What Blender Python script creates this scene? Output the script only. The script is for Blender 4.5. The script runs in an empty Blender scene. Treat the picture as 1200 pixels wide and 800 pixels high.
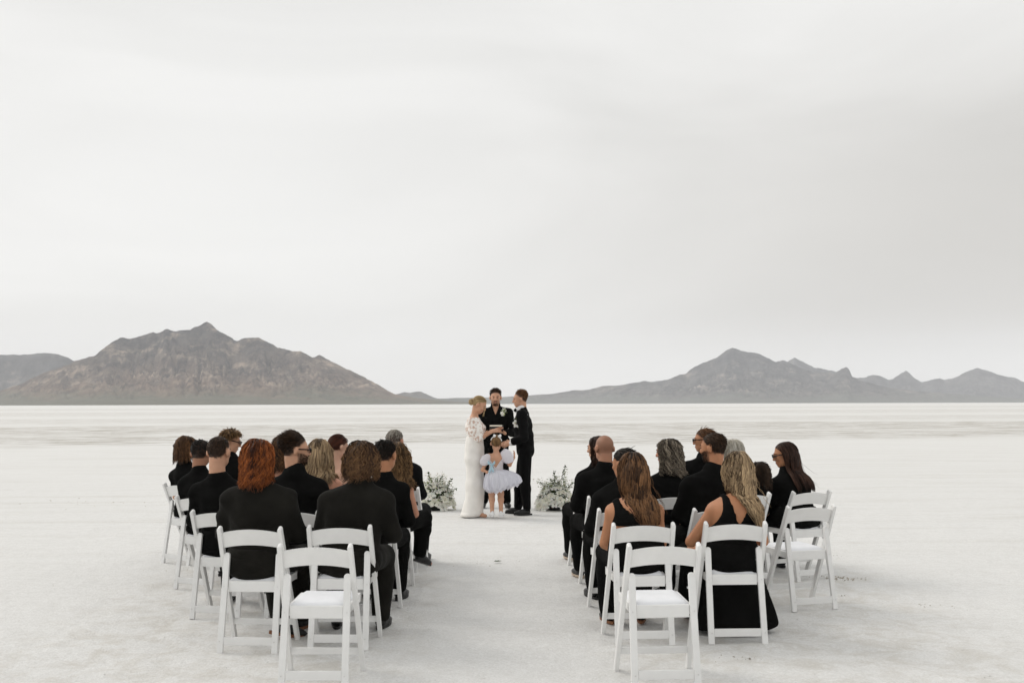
import bpy, bmesh, math, random
import numpy as np
from mathutils import Matrix, Vector, Euler

rng = np.random.default_rng(7)
random.seed(7)
S = bpy.context.scene
COL = S.collection
R = math.radians
V3 = lambda *a: np.array(a, dtype=float)

# ------------------------------------------------------------------ camera, sky, sun, exposure
CAM_H, FPX = 1.62, 1167.0
cam_d = bpy.data.cameras.new('camera'); cam = bpy.data.objects.new('camera', cam_d); COL.objects.link(cam)
cam_d.sensor_width = 36; cam_d.lens = FPX / 1200 * 36
cam_d.clip_start = 0.1; cam_d.clip_end = 60000
PITCH, ROLL = math.atan(72.9 / FPX), R(-0.16)
cam.location = (0, 0, CAM_H)
cam.rotation_mode = 'XYZ'
CM = Matrix.Rotation(R(90) + PITCH, 3, 'X') @ Matrix.Rotation(ROLL, 3, 'Z')
cam.rotation_euler = CM.to_euler('XYZ')
cam_d.dof.use_dof = True; cam_d.dof.focus_distance = 11.5; cam_d.dof.aperture_fstop = 5.0
S.camera = cam
CMN = np.array(CM)

def ray(px, py):
    d = CMN @ V3((px - 600) / FPX, (400 - py) / FPX, -1.0)
    return d / d[1]
def at(px, py, Y):
    "point of the place seen at photo pixel px,py at depth Y"
    return V3(0, 0, CAM_H) + ray(px, py) * Y
def ground_at(px, py):
    r = ray(px, py)
    return V3(0, 0, CAM_H) + r * (CAM_H / -r[2])

HAZE = 5e-5
SUN_EL, SUN_AZ = 38, -62       # azimuth from +Y, negative = left
w = bpy.data.worlds.new('World'); S.world = w; w.use_nodes = True
nt = w.node_tree; nt.nodes.clear()
def N(nt, t, **k):
    n = nt.nodes.new(t)
    for a, b in k.items(): setattr(n, a, b)
    return n
def LK(nt, a, b): nt.links.new(a, b)
sky = N(nt, 'ShaderNodeTexSky', sky_type='NISHITA', sun_disc=False)
sky.sun_elevation = R(SUN_EL); sky.sun_rotation = R(SUN_AZ); sky.dust_density = 3.0
bg1 = N(nt, 'ShaderNodeBackground'); bg1.inputs[1].default_value = 0.08; LK(nt, sky.outputs[0], bg1.inputs[0])
tc = N(nt, 'ShaderNodeTexCoord')
mp = N(nt, 'ShaderNodeMapping'); mp.inputs['Scale'].default_value = (1.5, 1.5, 5.0); mp.inputs['Location'].default_value = (3.1, 1.2, .35)
LK(nt, tc.outputs['Generated'], mp.inputs[0])
ns = N(nt, 'ShaderNodeTexNoise'); ns.inputs['Scale'].default_value = 1.5; ns.inputs['Detail'].default_value = 6; ns.inputs['Roughness'].default_value = .48; ns.inputs['Distortion'].default_value = .8
LK(nt, mp.outputs[0], ns.inputs[0])
rp = N(nt, 'ShaderNodeValToRGB')
rp.color_ramp.elements[0].position = .30; rp.color_ramp.elements[0].color = (.79, .785, .762, 1)
rp.color_ramp.elements[1].position = .68; rp.color_ramp.elements[1].color = (.89, .884, .862, 1)
LK(nt, ns.outputs[0], rp.inputs[0])
# the thicker bank of cloud low on the right, away from the sun
nv = N(nt, 'ShaderNodeVectorMath', operation='NORMALIZE'); LK(nt, tc.outputs['Generated'], nv.inputs[0])
sx = N(nt, 'ShaderNodeSeparateXYZ'); LK(nt, nv.outputs[0], sx.inputs[0])
wv = N(nt, 'ShaderNodeMath', operation='MULTIPLY_ADD'); LK(nt, ns.outputs[0], wv.inputs[0]); wv.inputs[1].default_value = .07; LK(nt, sx.outputs[2], wv.inputs[2])
def mrange(sock, a, b, c=0, d=1):
    q = N(nt, 'ShaderNodeMapRange', interpolation_type='SMOOTHSTEP'); LK(nt, sock, q.inputs[0])
    for i, v in enumerate((a, b, c, d)): q.inputs[1 + i].default_value = v
    return q.outputs[0]
def mmul(a, b):
    q = N(nt, 'ShaderNodeMath', operation='MULTIPLY'); LK(nt, a, q.inputs[0]); LK(nt, b, q.inputs[1]); return q.outputs[0]
mr = mmul(mmul(mrange(wv.outputs[0], .05, .13), mrange(wv.outputs[0], .18, .44, 1, 0)), mrange(sx.outputs[0], -.30, .50))
mx = N(nt, 'ShaderNodeMix', data_type='RGBA', blend_type='MULTIPLY'); LK(nt, mr, mx.inputs[0])
LK(nt, rp.outputs[0], mx.inputs[6]); mx.inputs[7].default_value = (.69, .672, .648, 1)
bg2 = N(nt, 'ShaderNodeBackground'); bg2.inputs[1].default_value = 1.0; LK(nt, mx.outputs[2], bg2.inputs[0])
ms = N(nt, 'ShaderNodeMixShader'); ms.inputs[0].default_value = .94
LK(nt, bg1.outputs[0], ms.inputs[1]); LK(nt, bg2.outputs[0], ms.inputs[2])
wo = N(nt, 'ShaderNodeOutputWorld'); LK(nt, ms.outputs[0], wo.inputs[0])

sl = bpy.data.lights.new('sun', 'SUN'); sl.energy = 1.22; sl.angle = R(28); sl.color = (1, .95, .88)
so = bpy.data.objects.new('sun', sl); COL.objects.link(so)
sd = Vector((math.sin(R(SUN_AZ)) * math.cos(R(SUN_EL)), math.cos(R(SUN_AZ)) * math.cos(R(SUN_EL)), math.sin(R(SUN_EL))))
so.rotation_euler = sd.to_track_quat('Z', 'Y').to_euler()
S.view_settings.view_transform = 'Standard'; S.view_settings.look = 'None'
S.cycles.volume_bounces = 2
S.view_settings.exposure = 0.12; S.view_settings.gamma = 1.0
S.render.film_transparent = False

# ------------------------------------------------------------------ helpers
def tag(o, label=None, cat=None, group=None, kind=None):
    if label: o['label'] = label
    if cat: o['category'] = cat
    if group: o['group'] = group
    if kind: o['kind'] = kind
    return o
def empty(name, loc, rz=0, **k):
    o = bpy.data.objects.new(name, None); COL.objects.link(o)
    o.location = tuple(loc); o.rotation_euler = (0, 0, rz); o.empty_display_size = .2
    return tag(o, **k)
def link(name, me, mat, parent=None):
    o = bpy.data.objects.new(name, me); COL.objects.link(o)
    if mat and not me.materials: me.materials.append(mat)
    if parent: o.parent = parent
    return o
def copy_tree(o, parent=None):
    c = o.copy(); COL.objects.link(c)
    if parent: c.parent = parent
    for ch in list(o.children): copy_tree(ch, c)
    return c
def np_mesh(name, v, f, smooth=True, tone=None):
    "mesh from numpy verts and an (n,k) face array"
    v = np.asarray(v, dtype=np.float32); f = np.asarray(f, dtype=np.int32)
    me = bpy.data.meshes.new(name); n, k = f.shape
    me.vertices.add(len(v)); me.vertices.foreach_set('co', v.ravel())
    me.loops.add(n * k); me.loops.foreach_set('vertex_index', f.ravel())
    me.polygons.add(n); me.polygons.foreach_set('loop_start', np.arange(0, n * k, k, dtype=np.int32))
    if smooth: me.polygons.foreach_set('use_smooth', np.ones(n, dtype=bool))
    if tone is not None:
        a = me.attributes.new('tone', 'FLOAT', 'POINT'); a.data.foreach_set('value', np.asarray(tone, dtype=np.float32))
    me.update(calc_edges=True); me.validate()
    return me
def bm_mesh(name, bm, smooth=False):
    me = bpy.data.meshes.new(name); bm.normal_update(); bm.to_mesh(me); bm.free()
    if smooth: me.polygons.foreach_set('use_smooth', np.ones(len(me.polygons), dtype=bool))
    return me
def lerp(a, b, t): return a + (b - a) * t
def smooth01(x): x = np.clip(x, 0, 1); return x * x * (3 - 2 * x)

def _hash(ix, iy, seed):
    h = (ix * 374761393 + iy * 668265263 + seed * 974634777) & 0x7fffffff
    h = ((h ^ (h >> 13)) * 1274126177) & 0x7fffffff
    return ((h ^ (h >> 16)) & 0xffff) / 65535.0
def vnoise(x, y, seed=0):
    xi = np.floor(x).astype(np.int64); yi = np.floor(y).astype(np.int64)
    fx = x - xi; fy = y - yi; fx = fx * fx * fx * (fx * (fx * 6 - 15) + 10); fy = fy * fy * fy * (fy * (fy * 6 - 15) + 10)
    a = _hash(xi, yi, seed); b = _hash(xi + 1, yi, seed); c = _hash(xi, yi + 1, seed); d = _hash(xi + 1, yi + 1, seed)
    return (a + (b - a) * fx) + ((c + (d - c) * fx) - (a + (b - a) * fx)) * fy
def fbm(x, y, oct=5, seed=0, gain=.5):
    s = 0; a = 1; t = 0
    for o in range(oct):
        s = s + a * vnoise(x * 2 ** o + o * 17.3, y * 2 ** o - o * 9.1, seed + o); t += a; a *= gain
    return s / t
def ridged(x, y, oct=5, seed=0, gain=.5):
    s = 0; a = 1; t = 0
    for o in range(oct):
        s = s + a * (1 - np.abs(2 * vnoise(x * 2 ** o + o * 5.7, y * 2 ** o + o * 3.3, seed + o) - 1)); t += a; a *= gain
    return s / t

# ------------------------------------------------------------------ materials
def mat(name, col, rough=.7, var=0.0, vscale=8.0, bump=0.0, bscale=40.0, spec=.3, sss=0.0, sheen=0.0, metal=0.0):
    m = bpy.data.materials.new(name); m.use_nodes = True; t = m.node_tree
    b = t.nodes['Principled BSDF']
    b.inputs['Base Color'].default_value = (*col, 1); b.inputs['Roughness'].default_value = rough
    b.inputs['Specular IOR Level'].default_value = spec; b.inputs['Metallic'].default_value = metal
    if sss:
        b.inputs['Subsurface Weight'].default_value = sss; b.inputs['Subsurface Scale'].default_value = .01
        b.inputs['Subsurface Radius'].default_value = (1, .35, .2)
    if sheen: b.inputs['Sheen Weight'].default_value = sheen
    if var or bump:
        c = N(t, 'ShaderNodeTexCoord')
    if var:
        n = N(t, 'ShaderNodeTexNoise'); n.inputs['Scale'].default_value = vscale; n.inputs['Detail'].default_value = 5
        LK(t, c.outputs['Object'], n.inputs[0])
        h = N(t, 'ShaderNodeValToRGB'); e = h.color_ramp.elements
        e[0].position = .3; e[1].position = .7
        e[0].color = (*[x * (1 - var) for x in col], 1); e[1].color = (*[min(1, x * (1 + var)) for x in col], 1)
        LK(t, n.outputs[0], h.inputs[0]); LK(t, h.outputs[0], b.inputs['Base Color'])
    if bump:
        n2 = N(t, 'ShaderNodeTexNoise'); n2.inputs['Scale'].default_value = bscale; n2.inputs['Detail'].default_value = 4
        LK(t, c.outputs['Object'], n2.inputs[0])
        bp = N(t, 'ShaderNodeBump'); bp.inputs['Strength'].default_value = bump; bp.inputs['Distance'].default_value = .01
        LK(t, n2.outputs[0], bp.inputs['Height']); LK(t, bp.outputs[0], b.inputs['Normal'])
    return m
def hair_mat(name, dark, light):
    m = bpy.data.materials.new(name); m.use_nodes = True; t = m.node_tree; b = t.nodes['Principled BSDF']
    a = N(t, 'ShaderNodeAttribute', attribute_name='tone')
    h = N(t, 'ShaderNodeValToRGB'); e = h.color_ramp.elements
    e[0].color = (*dark, 1); e[1].color = (*light, 1); e[0].position = .1; e[1].position = .95
    LK(t, a.outputs['Fac'], h.inputs[0]); LK(t, h.outputs[0], b.inputs['Base Color'])
    b.inputs['Roughness'].default_value = .48; b.inputs['Specular IOR Level'].default_value = .22
    return m

M = {}
M['chair'] = mat('white_resin', (.80, .80, .79), .42, var=.05, vscale=7, spec=.35, bump=.04, bscale=90)
M['vinyl'] = mat('white_vinyl', (.82, .83, .86), .5, var=.03, vscale=9, bump=.08, bscale=60)
M['steel'] = mat('steel', (.68, .68, .67), .35, metal=1)
M['black'] = mat('black_cloth', (.0062, .0062, .0060), .95, var=.3, vscale=5, bump=.3, bscale=30, spec=.05)
M['charcoal'] = mat('charcoal_cloth', (.0125, .0118, .0100), .95, var=.35, vscale=5, bump=.35, bscale=30, spec=.06, sheen=.03)
M['suit'] = mat('suit_cloth', (.005, .005, .0052), .85, var=.2, vscale=9, bump=.15, bscale=40, spec=.08)
M['shoe'] = mat('black_leather', (.010, .010, .010), .45, spec=.4)
M['sole'] = mat('pale_rubber', (.52, .42, .33), .8)
M['tan'] = mat('tan_leather', (.22, .10, .05), .6)
M['white'] = mat('white_cotton', (.82, .82, .82), .8)
M['lens'] = mat('dark_lens', (.008, .008, .009), .15, spec=.5)
M['eye'] = mat('dark_eye', (.02, .014, .012), .25)
M['lip'] = mat('lip', (.36, .14, .11), .5)
def skin(name, c):
    m = mat(name, c, .55, var=.10, vscale=14, bump=.08, bscale=120, sss=.08)
    t = m.node_tree; b = t.nodes['Principled BSDF']; src = b.inputs['Base Color'].links[0].from_socket
    a = N(t, 'ShaderNodeAttribute', attribute_name='tone'); x = N(t, 'ShaderNodeMix', data_type='RGBA'); LK(t, a.outputs['Fac'], x.inputs[0]); LK(t, src, x.inputs[6]); x.inputs[7].default_value = (.022, .014, .010, 1); LK(t, x.outputs[2], b.inputs['Base Color'])
    return m
SK = {'fair': skin('skin_fair', (.54, .30, .195)), 'tan': skin('skin_tan', (.43, .20, .105)), 'pink': skin('skin_pink', (.50, .245, .16)),
      'pale': skin('skin_pale', (.58, .35, .25)), 'bald': skin('skin_bald', (.40, .20, .125)), 'dark': skin('skin_deep', (.33, .16, .095))}

# ------------------------------------------------------------------ the salt flat, one sheet out to the horizon
def salt_mat():
    m = bpy.data.materials.new('salt_crust'); m.use_nodes = True; t = m.node_tree; b = t.nodes['Principled BSDF']
    b.inputs['Roughness'].default_value = .85; b.inputs['Specular IOR Level'].default_value = .15
    geo = N(t, 'ShaderNodeNewGeometry')
    def mapn(sc, loc=(0, 0, 0)):
        q = N(t, 'ShaderNodeMapping'); q.inputs['Scale'].default_value = sc; q.inputs['Location'].default_value = loc
        LK(t, geo.outputs['Position'], q.inputs[0]); return q.outputs[0]
    def noise(vec, scale, det=5, rough=.55, dist=0):
        q = N(t, 'ShaderNodeTexNoise'); q.inputs['Scale'].default_value = scale; q.inputs['Detail'].default_value = det; q.inputs['Roughness'].default_value = rough; q.inputs['Distortion'].default_value = dist
        LK(t, vec, q.inputs[0]); return q.outputs[0]
    def ramp(v, a, c, ca=(0, 0, 0), cb=(1, 1, 1)):
        q = N(t, 'ShaderNodeValToRGB'); e = q.color_ramp.elements; e[0].position = a; e[1].position = c; e[0].color = (*ca, 1); e[1].color = (*cb, 1)
        LK(t, v, q.inputs[0]); return q.outputs[0]
    def mix(f, a, c, bt='MIX'):
        q = N(t, 'ShaderNodeMix', data_type='RGBA', blend_type=bt)
        for s, v in ((0, f), (6, a), (7, c)):
            if isinstance(v, (int, float)): q.inputs[s].default_value = v
            elif isinstance(v, tuple): q.inputs[s].default_value = (*v, 1)
            else: LK(t, v, q.inputs[s])
        return q.outputs[2]
    def mul(*vs):
        o = vs[0]
        for v in vs[1:]:
            q = N(t, 'ShaderNodeMath', operation='MULTIPLY')
            for i, u in ((0, o), (1, v)):
                if isinstance(u, (int, float)): q.inputs[i].default_value = u
                else: LK(t, u, q.inputs[i])
            o = q.outputs[0]
        return o
    p1 = mapn((1, 1, 1))
    col = ramp(noise(p1, .35, 6, .6), .3, .7, (.68, .675, .66), (.765, .765, .757))
    col = mix(.55, col, ramp(noise(p1, 5.5, 6, .65), .3, .72, (.655, .65, .632), (.81, .81, .80)), 'MIX')
    # granular popcorn grain
    grain = noise(p1, 60, 4, .8)
    col = mix(.5, col, ramp(grain, .34, .66, (.585, .58, .56), (.92, .92, .915)))
    # faint drag and flow streaks running across the flat
    sepy = N(t, 'ShaderNodeSeparateXYZ'); LK(t, geo.outputs['Position'], sepy.inputs[0]); f9 = N(t, 'ShaderNodeMapRange', interpolation_type='SMOOTHSTEP'); f9.inputs[1].default_value = 7; f9.inputs[2].default_value = 16; LK(t, sepy.outputs[1], f9.inputs[0]); far9 = f9.outputs[0]
    st = ramp(noise(mapn((.14, 1.9, 1), (3, 0, 0)), 1.0, 8, .74, .4), .50, .72)
    col = mix(mul(st, far9, .36), col, (.47, .44, .375))
    # wetter mud bands with dark specks farther out
    sep = N(t, 'ShaderNodeSeparateXYZ'); LK(t, geo.outputs['Position'], sep.inputs[0])
    yv = N(t, 'ShaderNodeMath', operation='ADD'); LK(t, sep.outputs[1], yv.inputs[0])
    wob = mul(noise(mapn((.035, .035, 1)), 1.0, 3), 26.0); LK(t, wob, yv.inputs[1])
    sk = N(t, 'ShaderNodeMath', operation='MULTIPLY_ADD'); LK(t, sep.outputs[0], sk.inputs[0]); sk.inputs[1].default_value = -.16; LK(t, yv.outputs[0], sk.inputs[2])
    def band(lo, hi, soft):
        q = N(t, 'ShaderNodeMapRange', interpolation_type='SMOOTHSTEP'); q.inputs[1].default_value = lo - soft; q.inputs[2].default_value = lo; LK(t, sk.outputs[0], q.inputs[0])
        r = N(t, 'ShaderNodeMapRange', interpolation_type='SMOOTHSTEP'); r.inputs[1].default_value = hi; r.inputs[2].default_value = hi + soft; r.inputs[3].default_value = 1; r.inputs[4].default_value = 0; LK(t, sk.outputs[0], r.inputs[0])
        return mul(q.outputs[0], r.outputs[0])
    patch = ramp(noise(mapn((.30, 1.1, 1), (1, 7, 0)), 1.0, 8, .78), .45, .60)
    for lo, hi, soft, f in ((57, 66, 4, .75), (74, 92, 9, .8), (112, 130, 14, .45), (180, 230, 30, .4), (340, 440, 60, .35)):
        col = mix(mul(band(lo, hi, soft), patch, f), col, (.27, .235, .18))
    spk = ramp(noise(mapn((1.6, 2.2, 1)), 1.0, 4, .75), .57, .64)
    for lo, hi, soft, f in ((58, 64, 3, .6), (76, 86, 6, .5)):
        col = mix(mul(band(lo, hi, soft), spk, f), col, (.16, .14, .11))
    # scuffed, pinkish-grey damp crust and rare specks near by
    sc = ramp(noise(mapn((.5, 1.3, 1), (9, 2, 0)), 1.0, 7, .72, .3), .60, .74)
    col = mix(mul(sc, .30), col, (.44, .405, .345))
    ds = ramp(noise(mapn((5, 8, 1), (4, 4, 0)), 1.0, 2, .5), .755, .79)
    col = mix(mul(ds, .10), col, (.20, .17, .14))
    # mottled crust and the trampled, beige patches round the chairs
    mo = ramp(noise(p1, 13, 6, .72, .3), .46, .68)
    col = mix(mul(mo, .20), col, (.50, .485, .45))
    def box(axis, lo, hi, soft):
        ab = N(t, 'ShaderNodeMath', operation='ABSOLUTE'); LK(t, sep.outputs[axis], ab.inputs[0])
        q = N(t, 'ShaderNodeMapRange', interpolation_type='SMOOTHSTEP'); q.inputs[1].default_value = lo - soft; q.inputs[2].default_value = lo + soft; LK(t, ab.outputs[0], q.inputs[0])
        r = N(t, 'ShaderNodeMapRange', interpolation_type='SMOOTHSTEP'); r.inputs[1].default_value = hi - soft; r.inputs[2].default_value = hi + soft; r.inputs[3].default_value = 1; r.inputs[4].default_value = 0; LK(t, ab.outputs[0], r.inputs[0])
        return mul(q.outputs[0], r.outputs[0])
    tr = ramp(noise(p1, 3.2, 7, .75, .5), .46, .62)
    col = mix(mul(tr, box(0, .7, 3.3, .5), box(1, 5.6, 10.4, .7), .38), col, (.47, .43, .36))
    LK(t, col, b.inputs['Base Color'])
    hgt = N(t, 'ShaderNodeMath', operation='ADD'); LK(t, mul(grain, .55), hgt.inputs[0]); LK(t, mul(noise(p1, 16, 6, .7), 1.0), hgt.inputs[1])
    bp = N(t, 'ShaderNodeBump'); bp.inputs['Strength'].default_value = .6; bp.inputs['Distance'].default_value = .02
    LK(t, hgt.outputs[0], bp.inputs['Height']); LK(t, bp.outputs[0], b.inputs['Normal'])
    return m
def ground_h(x, y):
    r = np.hypot(x, y); near = np.clip((45 - r) / 30, 0, 1)
    z = (fbm(x * 2.2, y * 2.2, 4, 3) - .5) * .022 + (fbm(x * .35, y * .35, 3, 9) - .5) * .03
    z = z + (ridged(x * 6, y * 6, 3, 21, .6) - .6) * .012
    # low raised crust ridges (pressure cracks)
    cr = np.abs(vnoise(x * .42 + 2.2 * vnoise(x * .3, y * .3, 5), y * .8, 40) - .5); z = z + np.exp(-(cr / .012) ** 2) * .018 * vnoise(x * 1.3, y * 1.3, 8)
    return z * near
def build_ground():
    a = np.concatenate([np.linspace(-180, -42, 60)[:-1], np.linspace(-42, 42, 360), np.linspace(42, 180, 60)[1:-1]])
    a = np.radians(90 - a); nA = len(a)
    r = np.concatenate([[.01, 1, 2, 3], np.geomspace(3.6, 45, 190), np.geomspace(46, 13500, 60)]); nR = len(r)
    x = np.outer(r, np.cos(a)); y = np.outer(r, np.sin(a)); z = ground_h(x, y)
    v = np.stack([x, y, z], -1).reshape(-1, 3)
    i = np.arange(nR - 1)[:, None] * nA; j = np.arange(nA)[None]; j2 = (j + 1) % nA
    f = np.stack([i + j, i + j2, i + nA + j2, i + nA + j], -1).reshape(-1, 4)
    o = link('salt_flat', np_mesh('salt_flat', v, f), salt_mat()); tag(o, kind='structure')
    o['label'] = 'white salt flat running to the horizon'
    return o
build_ground()

# ------------------------------------------------------------------ mountains: silhouettes traced, given real distance, depth and gullies
def rock_mat(name, lo, mid, hi, pale, zr, nsc):
    m = bpy.data.materials.new(name); m.use_nodes = True; t = m.node_tree; b = t.nodes['Principled BSDF']
    b.inputs['Roughness'].default_value = .95; b.inputs['Specular IOR Level'].default_value = .05
    geo = N(t, 'ShaderNodeNewGeometry'); sep = N(t, 'ShaderNodeSeparateXYZ'); LK(t, geo.outputs['Position'], sep.inputs[0])
    def noise(sc, s, det=7, r=.62, loc=(0, 0, 0)):
        q = N(t, 'ShaderNodeMapping'); q.inputs['Scale'].default_value = sc; q.inputs['Location'].default_value = loc; LK(t, geo.outputs['Position'], q.inputs[0])
        n = N(t, 'ShaderNodeTexNoise'); n.inputs['Scale'].default_value = s; n.inputs['Detail'].default_value = det; n.inputs['Roughness'].default_value = r; LK(t, q.outputs[0], n.inputs[0]); return n.outputs[0]
    zz = N(t, 'ShaderNodeMapRange'); zz.inputs[2].default_value = zr; LK(t, sep.outputs[2], zz.inputs[0])
    ad = N(t, 'ShaderNodeMath', operation='MULTIPLY_ADD'); LK(t, noise((1, 1, 1), nsc), ad.inputs[0]); ad.inputs[1].default_value = .50; LK(t, zz.outputs[0], ad.inputs[2])
    rp = N(t, 'ShaderNodeValToRGB'); e = rp.color_ramp.elements; e[0].position = .30; e[0].color = (*lo, 1); e[1].position = .88; e[1].color = (*hi, 1)
    q = e.new(.42); q.color = (*mid, 1); q = e.new(.62); q.color = (*[(a + c) / 2 for a, c in zip(mid, hi)], 1)
    LK(t, ad.outputs[0], rp.inputs[0])
    r2 = N(t, 'ShaderNodeValToRGB'); r2.color_ramp.elements[0].position = .52; r2.color_ramp.elements[1].position = .64
    LK(t, noise((1, 1, 2.2), nsc * 2.3, 8, .7, (5, 1, 3)), r2.inputs[0])
    mm = N(t, 'ShaderNodeMath', operation='MULTIPLY'); LK(t, r2.outputs[0], mm.inputs[0]); 
    z2 = N(t, 'ShaderNodeMapRange', interpolation_type='SMOOTHSTEP'); z2.inputs[1].default_value = zr * .08; z2.inputs[2].default_value = zr * .22; LK(t, sep.outputs[2], z2.inputs[0])
    LK(t, z2.outputs[0], mm.inputs[1])
    mx = N(t, 'ShaderNodeMix', data_type='RGBA'); LK(t, mm.outputs[0], mx.inputs[0]); LK(t, rp.outputs[0], mx.inputs[6]); mx.inputs[7].default_value = (*pale, 1)
    r3 = N(t, 'ShaderNodeValToRGB'); r3.color_ramp.elements[0].position = .40; r3.color_ramp.elements[1].position = .58; r3.color_ramp.elements[0].color = (.26, .27, .30, 1)
    LK(t, noise((1, 1, 1), nsc * 5, 9, .72, (2, 8, 1)), r3.inputs[0])
    m3 = N(t, 'ShaderNodeMix', data_type='RGBA', blend_type='MULTIPLY'); z4 = N(t, 'ShaderNodeMapRange', interpolation_type='SMOOTHSTEP'); z4.inputs[1].default_value = zr * .05; z4.inputs[2].default_value = zr * .20; z4.inputs[3].default_value = .25; LK(t, sep.outputs[2], z4.inputs[0]); LK(t, z4.outputs[0], m3.inputs[0]); LK(t, mx.outputs[2], m3.inputs[6]); LK(t, r3.outputs[0], m3.inputs[7])
    LK(t, m3.outputs[2], b.inputs['Base Color'])
    return m
def range_mesh(name, prof, D, front, back, mt, seed, label, nu=520, ns=110, amp=.5, gul=9.0, apron=.16, step=None):
    px = np.array([p[0] for p in prof], float); py = np.array([p[1] for p in prof], float)
    u = np.linspace(px[0], px[-1], nu); base_y = 472.9 + (u - 600) * .0028
    yy = np.interp(u, px, py)
    k = np.ones(3) / 3; jag = (fbm(u * .09, u * 0 + seed, 4, seed) - .5) * 2.2 + (fbm(u * .33, u * 0 + seed, 3, seed + 1) - .5) * 1.6
    hpx = np.maximum(base_y - yy, 0)
    yy = yy - jag * np.clip(hpx / 40, 0, 1)
    hpx = np.maximum(base_y - yy, 0)
    az = np.array([ray(x, 472)[0] for x in u]); el = hpx / FPX * np.sqrt(1 + az ** 2 * 0)       # slope seen from the flat
    sF = np.linspace(0, 1, ns); sB = np.linspace(0, 1, 26)[1:]
    hm = hpx / max(hpx.max(), 1)
    # ridge line wanders in depth; foot of the range follows it
    Dr = D * (1 + .06 * (fbm(u * .012, u * 0 + 3.3, 3, seed + 2) - .5))
    fr = front * (.30 + .70 * np.sqrt(hm))
    U, Sx = np.meshgrid(u, sF, indexing='ij')
    dist = Dr[:, None] - fr[:, None] * (1 - Sx)
    base = np.where(Sx < .35, apron * (Sx / .35) ** 1.6, apron + (1 - apron) * (np.maximum(Sx - .35, 0) / .65) ** 1.05)
    wx = 55 * (fbm(U * .016, Sx * 2.2, 4, seed + 4) - .5) + 22 * (fbm(U * .05, Sx * 6, 4, seed + 14) - .5); wy = 1.1 * (fbm(U * .02, Sx * 2.4, 4, seed + 15) - .5)
    g1 = ridged((U + 1.8 * wx) * gul / 170, Sx * 2.0 + wy, 3, seed + 5)
    g2 = ridged((U + 1.4 * wx) * gul / 70, Sx * 5.0 + 1.5 * wy, 5, seed + 7, .6)
    g3 = fbm(U * .55, Sx * 22, 4, seed + 8, .6)
    env = np.clip((Sx - .10) / .3, 0, 1) * np.clip((1 - Sx) / .22, 0, 1) ** .7
    P = base * (1 - amp * env * (1 - (.46 * g1 + .36 * g2 + .18 * g3)) * 1.8)
    P = np.clip(P, 0, .995); P[:, -1] = 1
    E_ = el[:, None] * P
    z = E_ * dist + CAM_H * (1 - 0) * P * 0
    x = az[:, None] * dist
    Vf = np.stack([x, dist, z - 3 * (1 - np.clip(Sx * 12, 0, 1))], -1)
    zr = (el * Dr)
    U2, Sb = np.meshgrid(u, sB, indexing='ij'); d2 = Dr[:, None] + back * Sb * (.3 + .7 * hm[:, None])
    nb_ = ridged(U2 * gul / 60, Sb * 2.5, 4, seed + 12)
    z2 = zr[:, None] * np.clip((1 - Sb) ** 1.1 * (1 - .35 * Sb ** .5 * (1 - nb_)), 0, 1) - 3 * Sb
    Vb = np.stack([az[:, None] * d2, d2, z2], -1)
    V = np.concatenate([Vf, Vb], 1); n, m, _ = V.shape
    i = np.arange(n - 1)[:, None] * m; j = np.arange(m - 1)[None]
    F = np.stack([i + j, i + m + j, i + m + j + 1, i + j + 1], -1).reshape(-1, 4)
    o = link(name, np_mesh(name, V.reshape(-1, 3), F), mt); tag(o, kind='structure'); o['label'] = label
    return o
ROCK1 = rock_mat('rock_brown', (.140, .136, .100), (.205, .146, .106), (.100, .094, .090), (.42, .33, .26), 650, .0022)
ROCK2 = rock_mat('rock_grey', (.135, .14, .12), (.125, .115, .105), (.08, .078, .08), (.30, .26, .22), 600, .0016)
ROCK3 = rock_mat('rock_far', (.12, .118, .11), (.10, .098, .096), (.085, .083, .082), (.17, .16, .15), 500, .0012)
LEFT = [(-260, 472), (-190, 464), (-120, 456), (-60, 460), (-30, 456), (0, 453.7), (25, 446), (50, 434), (75, 425), (88, 419.5), (110, 414), (120, 405), (128, 399), (139, 393), (150, 395), (160, 392), (177, 386.5), (185, 387.5), (194, 383), (200, 386), (217, 383.5), (221, 384.5), (230, 379.5), (240.5, 374.5), (246, 378), (252, 383), (265, 390.5), (276, 397), (285, 394), (297, 393), (303, 394), (315, 399), (325, 405.5), (342, 410), (352, 409.5), (366, 418), (374, 414), (385, 420), (410, 433), (427, 441), (442, 449), (455, 457), (462, 460.5), (480, 464), (505, 467), (530, 469.5), (560, 471)]
FARL = [(-460, 472), (-380, 462), (-320, 452), (-260, 440), (-200, 425), (-140, 418), (-60, 414), (0, 412), (25, 412), (50, 410.5), (65, 411.5), (78, 416), (90, 421), (120, 430), (170, 445), (230, 458), (300, 466), (340, 470)]
KNOLL = [(440, 470), (455, 463), (468, 460), (474, 458.5), (480, 459.5), (487, 458), (493, 457.8), (500, 461), (512, 466), (535, 466.5), (560, 467), (600, 470), (640, 472)]
RIGHT = [(470, 470), (500, 467.5), (530, 465.6), (560, 465.3), (590, 464.6), (620, 463), (650, 461), (665, 458.8), (672, 457.3), (678, 457.6), (690, 457), (706, 452.5), (725, 452), (755, 447), (762, 448), (785, 445.5), (797, 439), (804, 438.5), (817, 429.5), (832, 423), (840, 420.5), (852, 411), (860, 408.3), (870, 412), (882, 414), (892, 416), (900, 420.5), (910, 425.5), (919, 422.5), (926, 427), (936, 432), (955, 437), (978, 439), (986, 434.5), (992.5, 431.5), (996, 435), (999, 443), (1010, 448), (1040, 456), (1080, 461), (1140, 466), (1200, 470), (1240, 473)]
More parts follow.
